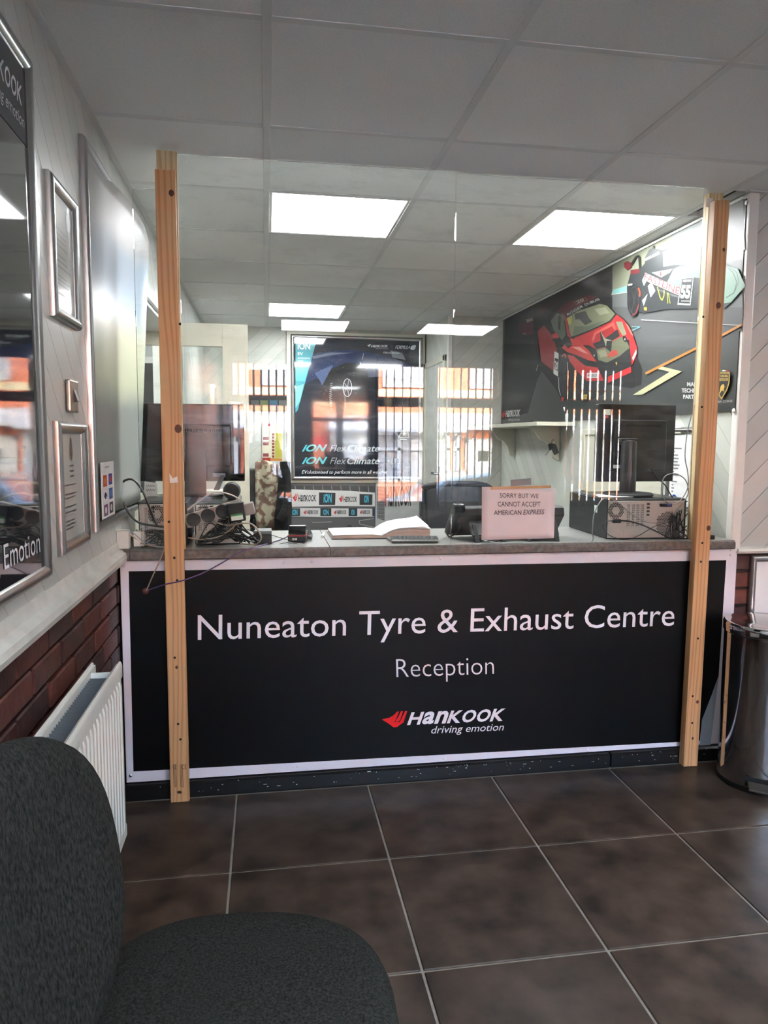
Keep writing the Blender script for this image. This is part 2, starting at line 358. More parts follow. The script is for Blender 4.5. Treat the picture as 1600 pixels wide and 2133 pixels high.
# doorway architrave + side room
ar = MB(); ar.box(XL-.0, XL+.018, OY1, OY1+.06, 0, OZ+.06).box(XL, XL+.018, OY0, OY1, OZ, OZ+.05).box(XL-.16, XL, OY0, OY1, OZ-.02, OZ).box(XL-.16, XL, OY1-.02, OY1, 0, OZ-.02)
ar.build('trim_2', m_white).__setitem__('kind', 'structure')
sr = empty('wall_side_room', (-1.2, 5, 0), kind='structure')
MB().box(-1.95, XL-.16, 6.1, 6.2, 0, ZC+.3).box(-2.05, -1.95, 2.6, 6.2, 0, ZC+.3).box(-2.05, XL-.16, 2.5, 2.6, 0, ZC+.3).build('side_room_core', m_plank[2], sr)
MB().box(-2.0, XL-.16, 2.55, 6.15, 2.3, 2.34).build('side_room_ceiling', m_tile[0], sr)
planks(sr, m_plank, (-1.95, 6.1, 0), (1, 0, 0), (0, -1, 0), 0, 0, 1, rects=[(0, 1.25, 0.9, 2.3)], phase=.02)
t = empty('ceiling_light', (-1.25, 4.6, 2.29), 'ceiling light added to brighten the side room beyond the left doorway', 'light')
MB().box(-1.55, -.95, 4.3, 4.9, 2.285, 2.3).build('diffuser', m_panel, t)  # panel added because the side room would be dim
# back wall
bk = empty('wall_back', (0, YB, 0), kind='structure')
MB().box(XL-.2, XR+.2, YB+.006, YB+.2, 0, ZC+.3).build('wall_core', m_groove, bk)
planks(bk, m_plank_b, (XL, YB+.007, 0), (1, 0, 0), (0, -1, 0), 0, 0, 1, rects=[(0, 1.446-XL, 0, ZC)], phase=.045)
# projecting box in the back right corner, with a door in its side
bx = empty('wall_box', (1.67, 5.7, 0), kind='structure')
MB().box(1.455, XR, 5.709, YB, 0, ZC+.02).build('wall_core', m_groove, bx)
planks(bx, m_plank_b, (1.446, 5.71, 0), (1, 0, 0), (0, -1, 0), 0, 0, 1, rects=[(.03, XR-1.446, 0, ZC)], phase=.02)
planks(bx, m_plank_b, (1.456, 0, 0), (0, 1, 0), (-1, 0, 0), 0, 0, 1, rects=[(5.73, 5.80, 0, ZC), (5.80, 6.55, 2.02, ZC)], phase=.02)
MB().box(1.440, 1.47, 5.695, 5.725, 0, ZC).build('corner_bead', m_white, bx)
d2 = empty('door_2', (1.446, 6.15, 0), kind='structure')
MB().box(1.428, 1.455, 5.79, 5.84, 0, 2.03).box(1.428, 1.455, 6.50, 6.55, 0, 2.03).box(1.428, 1.455, 5.79, 6.55, 1.98, 2.03).build('door_frame', m_cream, d2, bevel=.004, seg=1)
MB().box(1.44, 1.455, 5.84, 6.50, 0.01, 1.98).build('door_leaf', mat('grey_white_door', (190, 194, 186), rough=.35), d2)
hd = MB().box(1.426, 1.44, 5.885, 5.915, .96, 1.12); hd.tube([(1.43, 5.9, 1.06), (1.39, 5.9, 1.06), (1.388, 6.0, 1.06)], .009)
hd.build('door_handle', m_chrome, d2, smooth=True)
# right wall behind the counter
wr = empty('wall_right', (XR, 4, 0), kind='structure')
MB().box(XR+.006, XR+.16, YC+.02, YB+.1, 0, ZC+.3).build('wall_core', m_groove, wr)
planks(wr, m_plank_b, (XR+.007, 0, 0), (0, 1, 0), (-1, 0, 0), 0, 0, 1, rects=[(YC+.0, 5.7, .85, 1.47)], phase=.06)
MB().box(XR-.0, XR+.007, YC, 5.7, 1.47, ZC).build('upper_board', m_plank[0], wr)
MB().box(XR-.0, XR+.007, YC, 5.7, 0, .85).build('lower_board', m_plank[0], wr)
# front right wall (faces the customer side, flush with the counter)
wf = empty('wall_front_right', (2.6, YC, 0), kind='structure')
MB().box(XR+.02, XF+.1, YC+.006, YC+.15, 0, ZC+.3).build('wall_core', m_mortar, wf)
planks(wf, m_plank, (XR, YC+.007, 0), (1, 0, 0), (0, -1, 0), 0, 0, 1, rects=[(.035, XF-XR, .90, ZC-.004)], phase=.0)
MB().box(XR-.008, XR+.035, YC-.012, YC+.03, .888, ZC-.004).build('corner_bead', m_white, wf, bevel=.006)
random.seed(5)
for r in range(12):
    z0 = r*.0735+.0; x = XR+.01-(.1175 if r % 2 == 0 else .0)
    while x < 3.9:
        a = max(x, XR+.022); b = x+.226
        if b-a > .02: MB().box(a, b, YC-.003+random.uniform(-.002, .002), YC+.012, z0, z0+.0635).build('brick', random.choice(m_brick), wf, bevel=.004, seg=1)
        x += .236
MB().prism([(XR+.02, YC-a, z) for a, z in [(0, .878), (.02, .88), (.026, .89), (.02, .9), (0, .905)]], (XF-XR, 0, 0)).build('trim_3', m_wpaint).__setitem__('kind', 'structure')
wq = empty('wall_right_customer', (XF, 0, 0), kind='structure')
MB().box(XF, XF+.12, YW-.1, YC+.15, 0, ZC+.3).build('wall_core', m_plank[1], wq)

# ------------------------------------------------------------------ shop front behind the camera (seen in the acrylic)
wn_ = empty('wall_shop_front', (1.5, YW, 0), kind='structure')
WIN = [(-.46, .14), (.92, 1.44), (1.52, 2.08), (2.78, 3.45), (4.2, 5.12)]  # last opening is unseen, added to let more daylight in
wz0, wz1 = .74, 2.12
m_front = mat('shop_front_lining', (120, 122, 122), rough=.6)
c = MB(); last = -2.1
for a, b in WIN:
    c.box(last, a, YW-.2, YW, -.5, ZC+.3); last = b
c.box(last, XF+.2, YW-.2, YW, -.5, ZC+.3)
for a, b in WIN: c.box(a, b, YW-.2, YW, -.5, wz0).box(a, b, YW-.2, YW, wz1, ZC+.3)
c.build('wall_core', m_front, wn_)
MB().box(-4, 6, YW-.2, YW-.05, ZC+.3, 8.2).build('upper_storey_shade_wall', m_brick[0], wn_)  # unseen wall, height set so its shadow covers the lower house fronts
MB().box(-4, -2.1, YW-.2, YB+.3, -.6, 8.2).build('neighbour_wall', m_brick[0], wn_)
for i, (a, b) in enumerate(WIN):
    w = empty('window_%d' % (i+1), ((a+b)/2, YW-.1, wz0), kind='structure'); f = MB(); q = .028
    f.box(a, b, YW-.13, YW-.07, wz0, wz0+q).box(a, b, YW-.13, YW-.07, wz1-q, wz1).box(a, a+q, YW-.13, YW-.07, wz0+q, wz1-q).box(b-q, b, YW-.13, YW-.07, wz0+q, wz1-q).box(a+q, b-q, YW-.13, YW-.07, 1.70, 1.79)
    f.build('window_frame', m_dark, w)
    MB().box(a+q, b-q, YW-.105, YW-.1, wz0+q, 1.70).build('pane', m_pane, w)
    MB().box(a+q, b-q, YW-.105, YW-.1, 1.79, wz1-q).build('pane', m_pane, w)
    vb = empty('vertical_blind', ((a+b)/2, YW-.02, wz0), 'open vertical blind hanging in shop window %s' % ['behind the left of the counter', 'opposite the counter middle', 'beside the shop door', 'opposite the mural', 'added unseen at the far right end for daylight'][i], 'blind', 'vertical blinds in the shop windows')
    MB().box(a, b, YW+.03, YW+.06, wz1+.0, wz1+.04).build('head_rail', m_black, vb)
    n = int((b-a)/.075)
    for k in range(n+1):
        x = a+.02+k*(b-a-.04)/n; s = MB(Matrix.Translation((x, YW+.045, 0)) @ Matrix.Rotation(math.radians((99, 104, 94, 72, 80)[i]), 4, 'Z'))
        s.box(-.044, .044, -.0008, .0008, wz0-.02, wz1).build('slat', m_blackm, vb)

# ------------------------------------------------------------------ street and houses opposite (seen only as reflections)
GZ = -.5
MB().box(-30, 34, -40, YW-.2, GZ-.3, GZ).build('road', mat('asphalt', (96, 96, 98), rough=.85, bump=.4)).__setitem__('kind', 'structure')
def brickmat():
    m = bpy.data.materials.new('street_brick'); m.use_nodes = True; nt = m.node_tree; N = nt.nodes; L = nt.links; b = N['Principled BSDF']; b.inputs['Roughness'].default_value = .8
    tc = N.new('ShaderNodeTexCoord'); mp = N.new('ShaderNodeMapping'); mp.inputs['Rotation'].default_value = (math.pi/2, 0, 0); bt = N.new('ShaderNodeTexBrick')
    bt.inputs['Color1'].default_value = (*lin((206, 104, 66)), 1); bt.inputs['Color2'].default_value = (*lin((186, 88, 58)), 1); bt.inputs['Mortar'].default_value = (*lin((168, 140, 120)), 1)
    bt.inputs['Scale'].default_value = 1; bt.inputs['Brick Width'].default_value = .23; bt.inputs['Row Height'].default_value = .075; bt.inputs['Mortar Size'].default_value = .008
    L.new(tc.outputs['Object'], mp.inputs[0]); L.new(mp.outputs[0], bt.inputs[0]); L.new(bt.outputs[0], b.inputs['Base Color']); return m
m_sb = brickmat(); m_band = mat('cream_brick_band', (226, 212, 178), rough=.8, var=.08, scale=3)
m_upvc = mat('white_upvc', (226, 230, 238), rough=.4, var=.02); m_cur = mat('grey_curtain', (150, 152, 162), rough=.8, var=.3, scale=9, stretch=(4, 4, .2))
FY = -14.8
def house(x0, w, doorleft, label, red=False):
    h = empty('terraced_house', (x0+w/2, FY, GZ), label, 'house', 'terraced houses across the street')
    MB().box(x0, x0+w, FY-6, FY, GZ, 4.7).build('brick_wall', m_sb, h)
    MB().box(x0, x0+w, FY, FY+.02, 2.70, 2.90).build('brick_band', m_band, h)
    r = MB(); r.prism([(x0, FY+.3, 4.7), (x0, FY-6.3, 4.7), (x0, FY-3, 6.3)], (w, 0, 0)); r.build('roof', mat('slate_roof', (70, 72, 78), rough=.6), h)
    wx = x0+w*.62 if doorleft else x0+w*.38; dx = x0+w*.2 if doorleft else x0+w*.8
    for (cx, z0, z1, ww) in ((wx, 2.95, 4.4, 1.5), (dx, 2.95, 4.3, .8)):
        f = MB(); f.box(cx-ww/2, cx+ww/2, FY, FY+.07, z0, z0+.1).box(cx-ww/2, cx+ww/2, FY, FY+.05, z1-.1, z1).box(cx-ww/2, cx-ww/2+.09, FY, FY+.05, z0, z1).box(cx+ww/2-.09, cx+ww/2, FY, FY+.05, z0, z1).box(cx-.05, cx+.05, FY, FY+.05, z0, z1)
        wi = f.build('window', m_upvc, h); MB().box(cx-ww/2+.09, cx+ww/2-.09, FY, FY+.02, z0+.1, z1-.1).build('curtain', m_cur, wi)
    # bay with porch roof
    a = MB(); a.prism([(wx-1.15, FY, 2.25), (wx-1.15, FY+.95, 1.78), (wx-1.15, FY+.95, 1.7), (wx-1.15, FY, 1.7)], (2.3, 0, 0)); a.build('bay_roof', m_upvc, h)
    b = MB(); b.box(wx-1.05, wx+1.05, FY, FY+.6, GZ, .35).build('bay_base', m_sb, h)
    f = MB()
    for q in (-1.05, -.4, .32, .97): f.box(wx+q, wx+q+.08, FY+.5, FY+.6, .35, 1.7)
    for z in (.35, 1.2, 1.62): f.box(wx-1.05, wx+1.05, FY+.5, FY+.6, z, z+.08)
    f.build('bay_window_frame', m_upvc, h); MB().box(wx-1.0, wx+1.0, FY+.48, FY+.5, 0.4, 1.65).build('net_curtain', m_cur, h)
    d = MB(); d.box(dx-.42, dx+.42, FY+.02, FY+.07, GZ+.12, 1.42).build('front_door', m_upvc, h)
    f = MB(); f.box(dx-.52, dx-.42, FY, FY+.1, GZ, 1.55).box(dx+.42, dx+.52, FY, FY+.1, GZ, 1.55).box(dx-.52, dx+.52, FY, FY+.1, 1.42, 1.55).build('door_frame', m_upvc, h)
    MB().box(dx-.15, dx+.15, FY+.07, FY+.08, .9, 1.2).build('door_glass', m_dark, h)
    n = MB(); text_into(n, '50' if doorleft else '52', Vector((dx+.14, FY+.085, .35)), Vector((-.28, 0, 0)), Vector((0, 0, .26)), 0); n.build('house_number', m_dark, h)
    a = MB(); a.prism([(dx-.7, FY, 2.25), (dx-.7, FY+.7, 1.85), (dx-.7, FY+.7, 1.78), (dx-.7, FY, 1.78)], (1.4, 0, 0)); a.build('porch_roof', m_upvc, h)
    if red: MB().box(wx-1.60, wx-1.17, FY, FY+.08, 1.05, 1.5).build('red_sign', ink((190, 40, 50)), h)
for i, (x, w, dl) in enumerate([(-11.4, 4.4, True), (-7, 4.4, False), (-2.6, 4.4, True), (1.8, 4.4, False), (6.2, 4.4, True), (10.6, 4.4, False)]):
    house(x, w, dl, ['terraced house at the far left end of the row across the street', 'terraced house across the street, second from the left end', 'terraced house across the street reflected left of the framed poster, red sign beside its bay',
                     'terraced house across the street reflected over the framed poster, white door on its right', 'terraced house across the street reflected over the car mural', 'terraced house at the far right end of the row across the street'][i], red=(i == 3))
def car(cx, cy, c, label):
    t = empty('parked_car', (cx, cy, GZ), label, 'car')
    L_ = [(-2.1, .3), (-2.12, .75), (-1.9, .92), (-1.5, .98), (-1.15, 1.35), (-.3, 1.46), (.5, 1.4), (1.1, 1.02), (1.9, .88), (2.12, .6), (2.1, .3)]
    b = MB(); b.prism([(cx+x, cy-.85, GZ+z) for x, z in L_], (0, 1.7, 0)); b.build('body', c, t, bevel=.09, seg=3, smooth=True)
    g = MB(); g.prism([(cx+x, cy-.87, GZ+z) for x, z in [(-1.35, 1.0), (-1.08, 1.3), (-.3, 1.39), (.45, 1.33), (.92, 1.0)]], (0, 1.74, 0)); g.build('side_glass', mat('tinted_car_glass', (60, 66, 74), rough=.05), t)
    for x in (-1.35, 1.3):
        for y in (-.88, .72): MB().lathe([(.05, 0), (.31, 0), (.33, .04), (.33, .12), (.31, .16), (.05, .16)], (cx+x, cy+y, GZ+.33), 24, ax=(0, 1, 0)).build('wheel', m_blackm, t, smooth=True)
    for a in (.5, -.86): MB().box(cx-2.14, cx-1.98, cy+a, cy+a+.36, GZ+.7, GZ+.88).build('tail_light', ink((200, 20, 30)), t)
m_silver = mat('silver_car_paint', (200, 206, 216), rough=.2, metal=.4, coat=1)
car(3.6, -6.2, m_silver, 'silver parked car reflected in the acrylic, red tail light showing')
car(-1.6, -6.6, m_silver, 'silver parked car reflected towards the left of the acrylic')

# ================================================================== COUNTER
SY = YC-.004            # face of the sign board
ct = empty('reception_counter', (.7, 2.9, 0), 'long reception counter body behind the black sign, with scuffed black plinth', 'counter')
MB().box(XL+.004, XR-.004, YC+.0, YC+.03, .06, .905).build('front_panel', mat('counter_carcass', (70, 56, 48), rough=.6), ct)
MB().box(XL+.02, XR-.02, YC+.03, 3.16, .02, .06).box(XL+.02, XR-.02, 3.13, 3.15, .06, .905).build('carcass', mat('counter_carcass', (70, 56, 48), rough=.6), ct)
m_plinth = mat('scuffed_black_paint', (16, 16, 17), rough=.35, rgb2=(13, 13, 14), bump=.4, bscale=70)
MB().prism([(XL+.004, YC-.028, 0), (XL+.004, YC-.028, .052), (XL+.004, YC-.02, .058), (XL+.004, YC-.0, .06), (XL+.004, YC+.0, 0)], (1.385+.526+.0, 0, 0)).build('plinth', m_plinth, ct)
MB().prism([(1.392, YC-.028, 0), (1.392, YC-.028, .052), (1.392, YC-.02, .058), (1.392, YC-.0, .06), (1.392, YC+.0, 0)], (XR+.01-1.392, 0, 0)).build('plinth', m_plinth, ct)
c = MB(); random.seed(11)
for _ in range(90):
    x = random.uniform(XL+.05, 1.85); z = random.choice([.052, .02, .04, .03, .048]); a = random.uniform(.001, .005)
    c.box(x, x+a*random.choice([1, 1, 3]), YC-.0286, YC-.0279, z, z+random.uniform(.001, .003))
tag(c.build('paint_chips', m_paper, ct), kind='stuff')
# worktop in three lengths with a rolled front edge
for a, b in ((XL+.003, XL+.045), (XL+.047, .231), (.2335, XR-.006)):
    w = MB(); yf = 2.662
    pr = [(yf+.012, WT), (yf+.003, WT-.006), (yf, WT-.014), (yf, WT-.032), (yf+.006, WT-.037), (3.19, WT-.037), (3.19, WT)]
    w.prism([(a, y, z) for y, z in pr], (b-a, 0, 0)); w.m = [0]*len(w.f)
    w.m[2] = 1; w.m[3] = 1; w.m[4] = 1; w.m[5] = 1
    o = w.build('worktop', [m_worktop, m_wedge], None, ori=((a+b)/2, 2.9, WT-.037))
    tag(o, {XL+.003: 'narrow end piece of grey speckled worktop against the left wall', XL+.047: 'left length of grey speckled worktop under the cable tangle', .2335: 'long right length of grey speckled worktop under the open diary'}[a], 'worktop')
# ---- sign board
sb = empty('sign_board', (.7, SY, .06), 'black sign board with white border on the counter front, shop name and Reception', 'sign')
q = [(250, 1166), (1533, 1149), (1480, 1560), (270, 1627)]
bl = Y_(SY, 270, 1627); tr = Y_(SY, 1533, 1149)
x0, x1, z0, z1 = XL+.006, 1.925, .063, .899
MB().box(x0, x1, SY-.003, SY+.003, z0, z1).build('board', m_signwhite, sb, bevel=.0008, seg=1)
pb = Print(1, SY-.003, -1)
pb.poly((9, 9, 10), [(268, 1190), (1513, 1167), (1497, 1408), (1462, 1503), (1458, 1543), (278, 1607)])
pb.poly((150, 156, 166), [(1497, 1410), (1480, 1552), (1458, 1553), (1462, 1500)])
wt = (236, 228, 232)
pb.text(wt, 'Nuneaton Tyre & Exhaust Centre', (412, 1333), (1404, 1303), (412, 1281), bold=.0)
pb.text(wt, 'Reception', (826, 1411), (1029, 1404), (825, 1373), bold=-.012)
k, o = 1600/1080, (380, 1220)
pb.wing((222, 40, 44), (615, 440), (694, 435), (615, 391), k, o)
pb.word(wt, (693, 430), (988, 417), (694, 391), k, o, shear=.35, bold=.03)
pb.text(wt, 'driving emotion', (768, 456), (992, 446), (768, 434), k, o, shear=.25)
pb.build('printed_face', sb, rough=.4, spec=.18)
for px, py in ((258, 1178), (590, 1172), (918, 1163), (1240, 1160), (1522, 1156), (272, 1616), (620, 1596), (926, 1580), (1225, 1563), (650, 1170)):
    p = Y_(SY-.003, px, py)
    MB().lathe([(.0055, 0), (.006, .0015), (.004, .003), (.0, .0033)], p, 14, ax=(0, -1, 0)).build('screw_cap', m_signwhite if py not in (1616,) else m_chrome, sb, smooth=True)
p = Y_(SY-.003, 303, 1231); MB().lathe([(.011, 0), (.012, .002), (.009, .005), (.003, .006)], p, 16, ax=(0, -1, 0)).build('cable_grommet', mat('rust_red', (84, 34, 30)), sb, smooth=True)

# ---- timber posts
def screws(pts, y, parent):
    for px, py in pts:
        p = Y_(y, px, py); MB().lathe([(.0045, 0), (.0045, .0008), (.002, .0004)], p, 10, ax=(0, -1, 0)).build('screw', m_dark, parent)
def knots(pts, y, parent):
    for px, py, r in pts:
        p = Y_(y, px, py); MB(Matrix.Translation(p) @ Matrix.Diagonal((1, 1, 1.25, 1))).lathe([(r, 0), (r*.98, .0006), (r*.5, .0009)], (0, 0, 0), 18, ax=(0, -1, 0)).build('knot', m_woodend, parent)
def leanbox(mb, xb, xt, w, y0, y1, z0, z1):
    mb.prism([(xb, y0, z0), (xb+w, y0, z0), (xb+w, y1, z0), (xb, y1, z0)], (0, 0, 0)); mb.v = mb.v[:-8]; mb.f = mb.f[:-6]; mb.m = mb.m[:-6]
    n = len(mb.v); return mb.add([(xb, y0, z0), (xb+w, y0, z0), (xb+w, y1, z0), (xb, y1, z0), (xt, y0, z1), (xt+w, y0, z1), (xt+w, y1, z1), (xt, y1, z1)],
                     [(0, 1, 2, 3), (4, 5, 6, 7), (0, 1, 5, 4), (1, 2, 6, 5), (2, 3, 7, 6), (3, 0, 4, 7)])
lp = empty('timber_post', (-.327, 2.66, 0), 'left pine post in front of the counter with dark knot and tape scrap', 'post')
PF = 2.640
leanbox(MB(), -.360, -.3635, .067, PF, PF+.020, 0, 2.245).build('front_stud', m_wood, lp, bevel=.0015, seg=1)
leanbox(MB(), -.3585, -.3605, .068, PF+.0205, PF+.034, .94, 2.315).build('rear_stud', m_wood2, lp, bevel=.0015, seg=1)
screws([(352, 1087), (363, 1162), (369, 1209), (364, 1370), (371, 1508), (376, 1540), (375, 675)], PF, lp)
knots([(357, 402, .009), (371, 893, .012), (368, 1390, .005)], PF, lp)
tp = Y_(PF-.0006, 355, 990); tw = Y_(PF-.0006, 371, 1005)
MB().prism([Y_(PF-.0008, *a) for a in [(353, 986), (360, 997), (369, 992), (371, 1005), (354, 1006)]], (0, .0006, 0)).build('tape_scrap', m_paper, lp)
tm = Print(1, PF, -1)
for ox in (0, 14):
    for r in range(3): tm.line((70, 44, 28), [(361+ox+r*2.4, 1592), (363+ox+r*2.4, 1640)], .9)
tm.text((60, 38, 24), 'CE', (360, 1602), (368, 1602), (360, 1592)); tm.text((60, 38, 24), 'CE', (379, 1602), (388, 1602), (379, 1592))
tm.ell((45, 30, 22), 374, 1650, 5, 3)
tm.build('stamp', lp, rough=.6)
rp = empty('timber_post', (1.72, 2.66, 0), 'right pine post in front of the counter, doubled with a paler stud behind', 'post')
def stud(name, px4, y0, y1, m):      # px4: bottom-left, bottom-right, top-right, top-left of the front face
    P = [Y_(y0, *a) for a in px4]; d = Vector((0, y1-y0, 0)); mb = MB()
    mb.add(P+[p+d for p in P], [(0, 1, 2, 3), (4, 5, 6, 7), (0, 1, 5, 4), (1, 2, 6, 5), (2, 3, 7, 6), (3, 0, 4, 7)]); return mb.build(name, m, rp, bevel=.0015, seg=1)
stud('front_stud', [(1424, 1597), (1453, 1596), (1521, 416), (1490, 417)], 2.632, 2.668, m_wood)
stud('rear_stud', [(1440, 1136), (1470, 1136), (1508, 402), (1478, 402)], 2.700, 2.738, m_wood2)
screws([(1465, 660), (1462, 848), (1463, 1131), (1460, 1170), (1454, 1330), (1443, 1450), (1442, 1506)], 2.632, rp)
knots([(1497, 636, .010), (1508, 520, .006), (1476, 1100, .009), (1443, 1538, .005), (1453, 1462, .006)], 2.632, rp)
MB().box(*sorted((Y_(2.63, 1494, 403).x, Y_(2.63, 1508, 403).x)), 2.699, 2.7, 2.255, 2.29).build('paper_label', m_paper, rp)

# ---- acrylic screen
def sheet(x0, x1, y0, y1, z0, z1, label, name='acrylic_screen'):
    mb = MB(); d = Vector((y0-y1, x1-x0, 0)).normalized()*.004
    tl = .006*(z1-z0)/1.38
    mb.add([(x0, y0, z0), (x1, y1, z0), (x1, y1+tl, z1), (x0, y0+tl, z1)], [(0, 1, 2, 3)])
    mb.add([Vector((x0, y0, z0))+d, Vector((x1, y1, z0))+d, Vector((x1, y1+tl, z1))+d, Vector((x0, y0+tl, z1))+d], [(0, 3, 2, 1)])
    for a in range(4): mb.f.append([a, (a+1) % 4, 4+(a+1) % 4, 4+a]); mb.m.append(0)
    return tag(mb.build(name, m_acr, None, ori=((x0+x1)/2, (y0+y1)/2, z0)), label, 'screen')
sheet(-.292, .699, 2.690, 2.676, WT, 2.318, 'large clear acrylic sheet between the left post and the card notice')
sheet(.700, 1.688, 2.694, 2.672, WT, 2.318, 'clear acrylic sheet carrying the card notice, up to the right post')
sheet(-.452, -.362, 2.716, 2.684, WT, 2.20, 'narrow clear plastic sheet between the left post and the wall')

# ================================================================== generic builders
def FM(x, y, z, rz=0, rx=0, ry=0): return Matrix.Translation((x, y, z)) @ Matrix.Rotation(math.radians(rz), 4, 'Z') @ Matrix.Rotation(math.radians(rx), 4, 'X') @ Matrix.Rotation(math.radians(ry), 4, 'Y')
class WPrint(Print):             # print laid out in metres: (a,b) -> on plane
    def P(s, p):
        v = [0, 0, 0]; o = [i for i in range(3) if i != s.ax]; v[s.ax] = s.v; v[o[0]] = p[0]; v[o[1]] = p[1]; return Vector(v)
def rail_frame(name, P0, U, N, w, h, rw, rd, m, parent, prof=None):
    """four mitred rails with a rounded profile round a w x h rectangle"""
    P0 = Vector(P0); U = Vector(U); N = Vector(N); V = Vector((0, 0, 1))
    prof = prof or [(0, 0), (0, rd*.55), (rw*.18, rd*.9), (rw*.45, rd), (rw*.8, rd*.75), (rw, rd*.25), (rw, 0)]
    cs = [((0, 0), (1, 1)), ((w, 0), (-1, 1)), ((w, h), (-1, -1)), ((0, h), (1, -1))]
    for i in range(4):
        mb = MB(); n = len(prof); A = cs[i]; B = cs[(i+1) % 4]
        vs = [P0+U*(c[0]+d[0]*a)+V*(c[1]+d[1]*a)+N*b for c, d in (A, B) for a, b in prof]
        mb.add(vs, [(j, (j+1) % n, n+(j+1) % n, n+j) for j in range(n)]+[list(range(n)), list(range(n, 2*n))])
        mb.build(name, m, parent, smooth=True)
def cable(label, pts, r, m, name='cable', n=8):
    return tag(MB().tube(smoothpath(pts, n), r, 8).build(name, m, smooth=True), label, 'cable')

# ================================================================== LEFT WALL
WX = XL+.001
t = empty('poster_frame', (WX, 1.4, 1.02), 'big silver snap frame with glossy dark poster nearest the camera', 'poster')
MB().box(WX, WX+.010, .93, 1.80, 1.035, 2.15).build('poster', mat('glossy_dark_poster', (34, 37, 44), rough=.04, rgb2=(20, 22, 28), scale=1.5, coat=1, spec=.8), t)
rail_frame('frame_rail', (WX, .90, 1.005), (0, 1, 0), (1, 0, 0), .925, 1.175, .034, .022, m_alu, t)
p = WPrint(0, WX+.0105, 1)
p.poly((58, 60, 66), [(.935, 1.98), (1.79, 1.98), (1.79, 2.14), (.935, 2.14)])
text_into(p.mb, 'Driving Emotion', Vector((WX+.0112, 1.30, 1.075)), Vector((0, .46, 0)), Vector((0, 0, .05)), p.idx((225, 225, 228)), 0, 0)
word_into(p.mb, Vector((WX+.0112, 1.52, 2.055)), Vector((0, .24, 0)), Vector((0, 0, .042)), p.idx((200, 202, 205)))
wing_into(p.mb, Vector((WX+.0112, 1.44, 2.045)), Vector((0, .07, 0)), Vector((0, 0, .055)), p.idx((200, 202, 205)))
text_into(p.mb, 'driving emotion', Vector((WX+.0112, 1.55, 2.012)), Vector((0, .22, 0)), Vector((0, 0, .026)), p.idx((180, 182, 185)), .2, 0)
p.build('lettering', t, rough=.1)
def cert(y0, y1, z0, z1, label, crest):
    t = empty('certificate_frame', (WX, (y0+y1)/2, z0), label, 'frame')
    MB().box(WX, WX+.006, y0+.02, y1-.02, z0+.02, z1-.02).build('certificate', mat('certificate_paper', (196, 200, 196), rough=.2, coat=.4, var=.05), t)
    rail_frame('frame_rail', (WX, y0, z0), (0, 1, 0), (1, 0, 0), y1-y0, z1-z0, .032, .02, m_alu, t)
    p = WPrint(0, WX+.0064, 1); c = (70, 72, 72); random.seed(int(z0*100)); yc = (y0+y1)/2
    if crest:
        p.ell(c, yc, z1-.078, .016, .026); p.ell(c, yc, z1-.055, .010, .014)
        for i in range(3): p.poly(c, [(yc-.02, z1-.12-i*.014), (yc+.02, z1-.12-i*.014), (yc+.02, z1-.115-i*.014), (yc-.02, z1-.115-i*.014)], step=False)
    else: p.ell((150, 160, 158), y1-.075, z1-.075, .02, .026)
    z = z1-(.17 if crest else .12)
    while z > z0+.05:
        a = y0+.05+random.choice([0, .0, .02]); p.poly(c, [(a, z), (a+random.uniform(.05, y1-y0-.11), z), (y1-.08, z+.0024), (a, z+.0024)] if 0 else [(a, z), (a+.12*random.uniform(.5, 1.2), z), (a+.12, z+.004), (a, z+.004)], step=False); z -= random.choice([.01, .014, .024])
    p.build('printed_text', t, rough=.3)
cert(1.945, 2.205, 1.640, 1.99, 'upper small silver frame with a certificate, near the big glossy poster', False)
cert(1.935, 2.222, 1.035, 1.38, 'lower small silver frame with crested certificate, below the light switch', True)
t = empty('light_switch', (WX, 2.11, 1.41), 'brushed steel light switch between the two small silver frames', 'switch')
MB().box(WX+.002, WX+.014, 2.062, 2.15, 1.408, 1.494).build('switch_plate', mat('tarnished_steel', (170, 160, 150), rough=.3, metal=.9, var=.3, scale=30), t, bevel=.004)
MB().prism([(WX+.013, 2.093, 1.435), (WX+.013, 2.093, 1.468), (WX+.022, 2.093, 1.436), (WX+.016, 2.093, 1.468)][:0] or [(WX+.013, 2.095, 1.435), (WX+.024, 2.095, 1.438), (WX+.015, 2.095, 1.468), (WX+.013, 2.095, 1.468)], (0, .022, 0)).build('rocker', m_black, t)
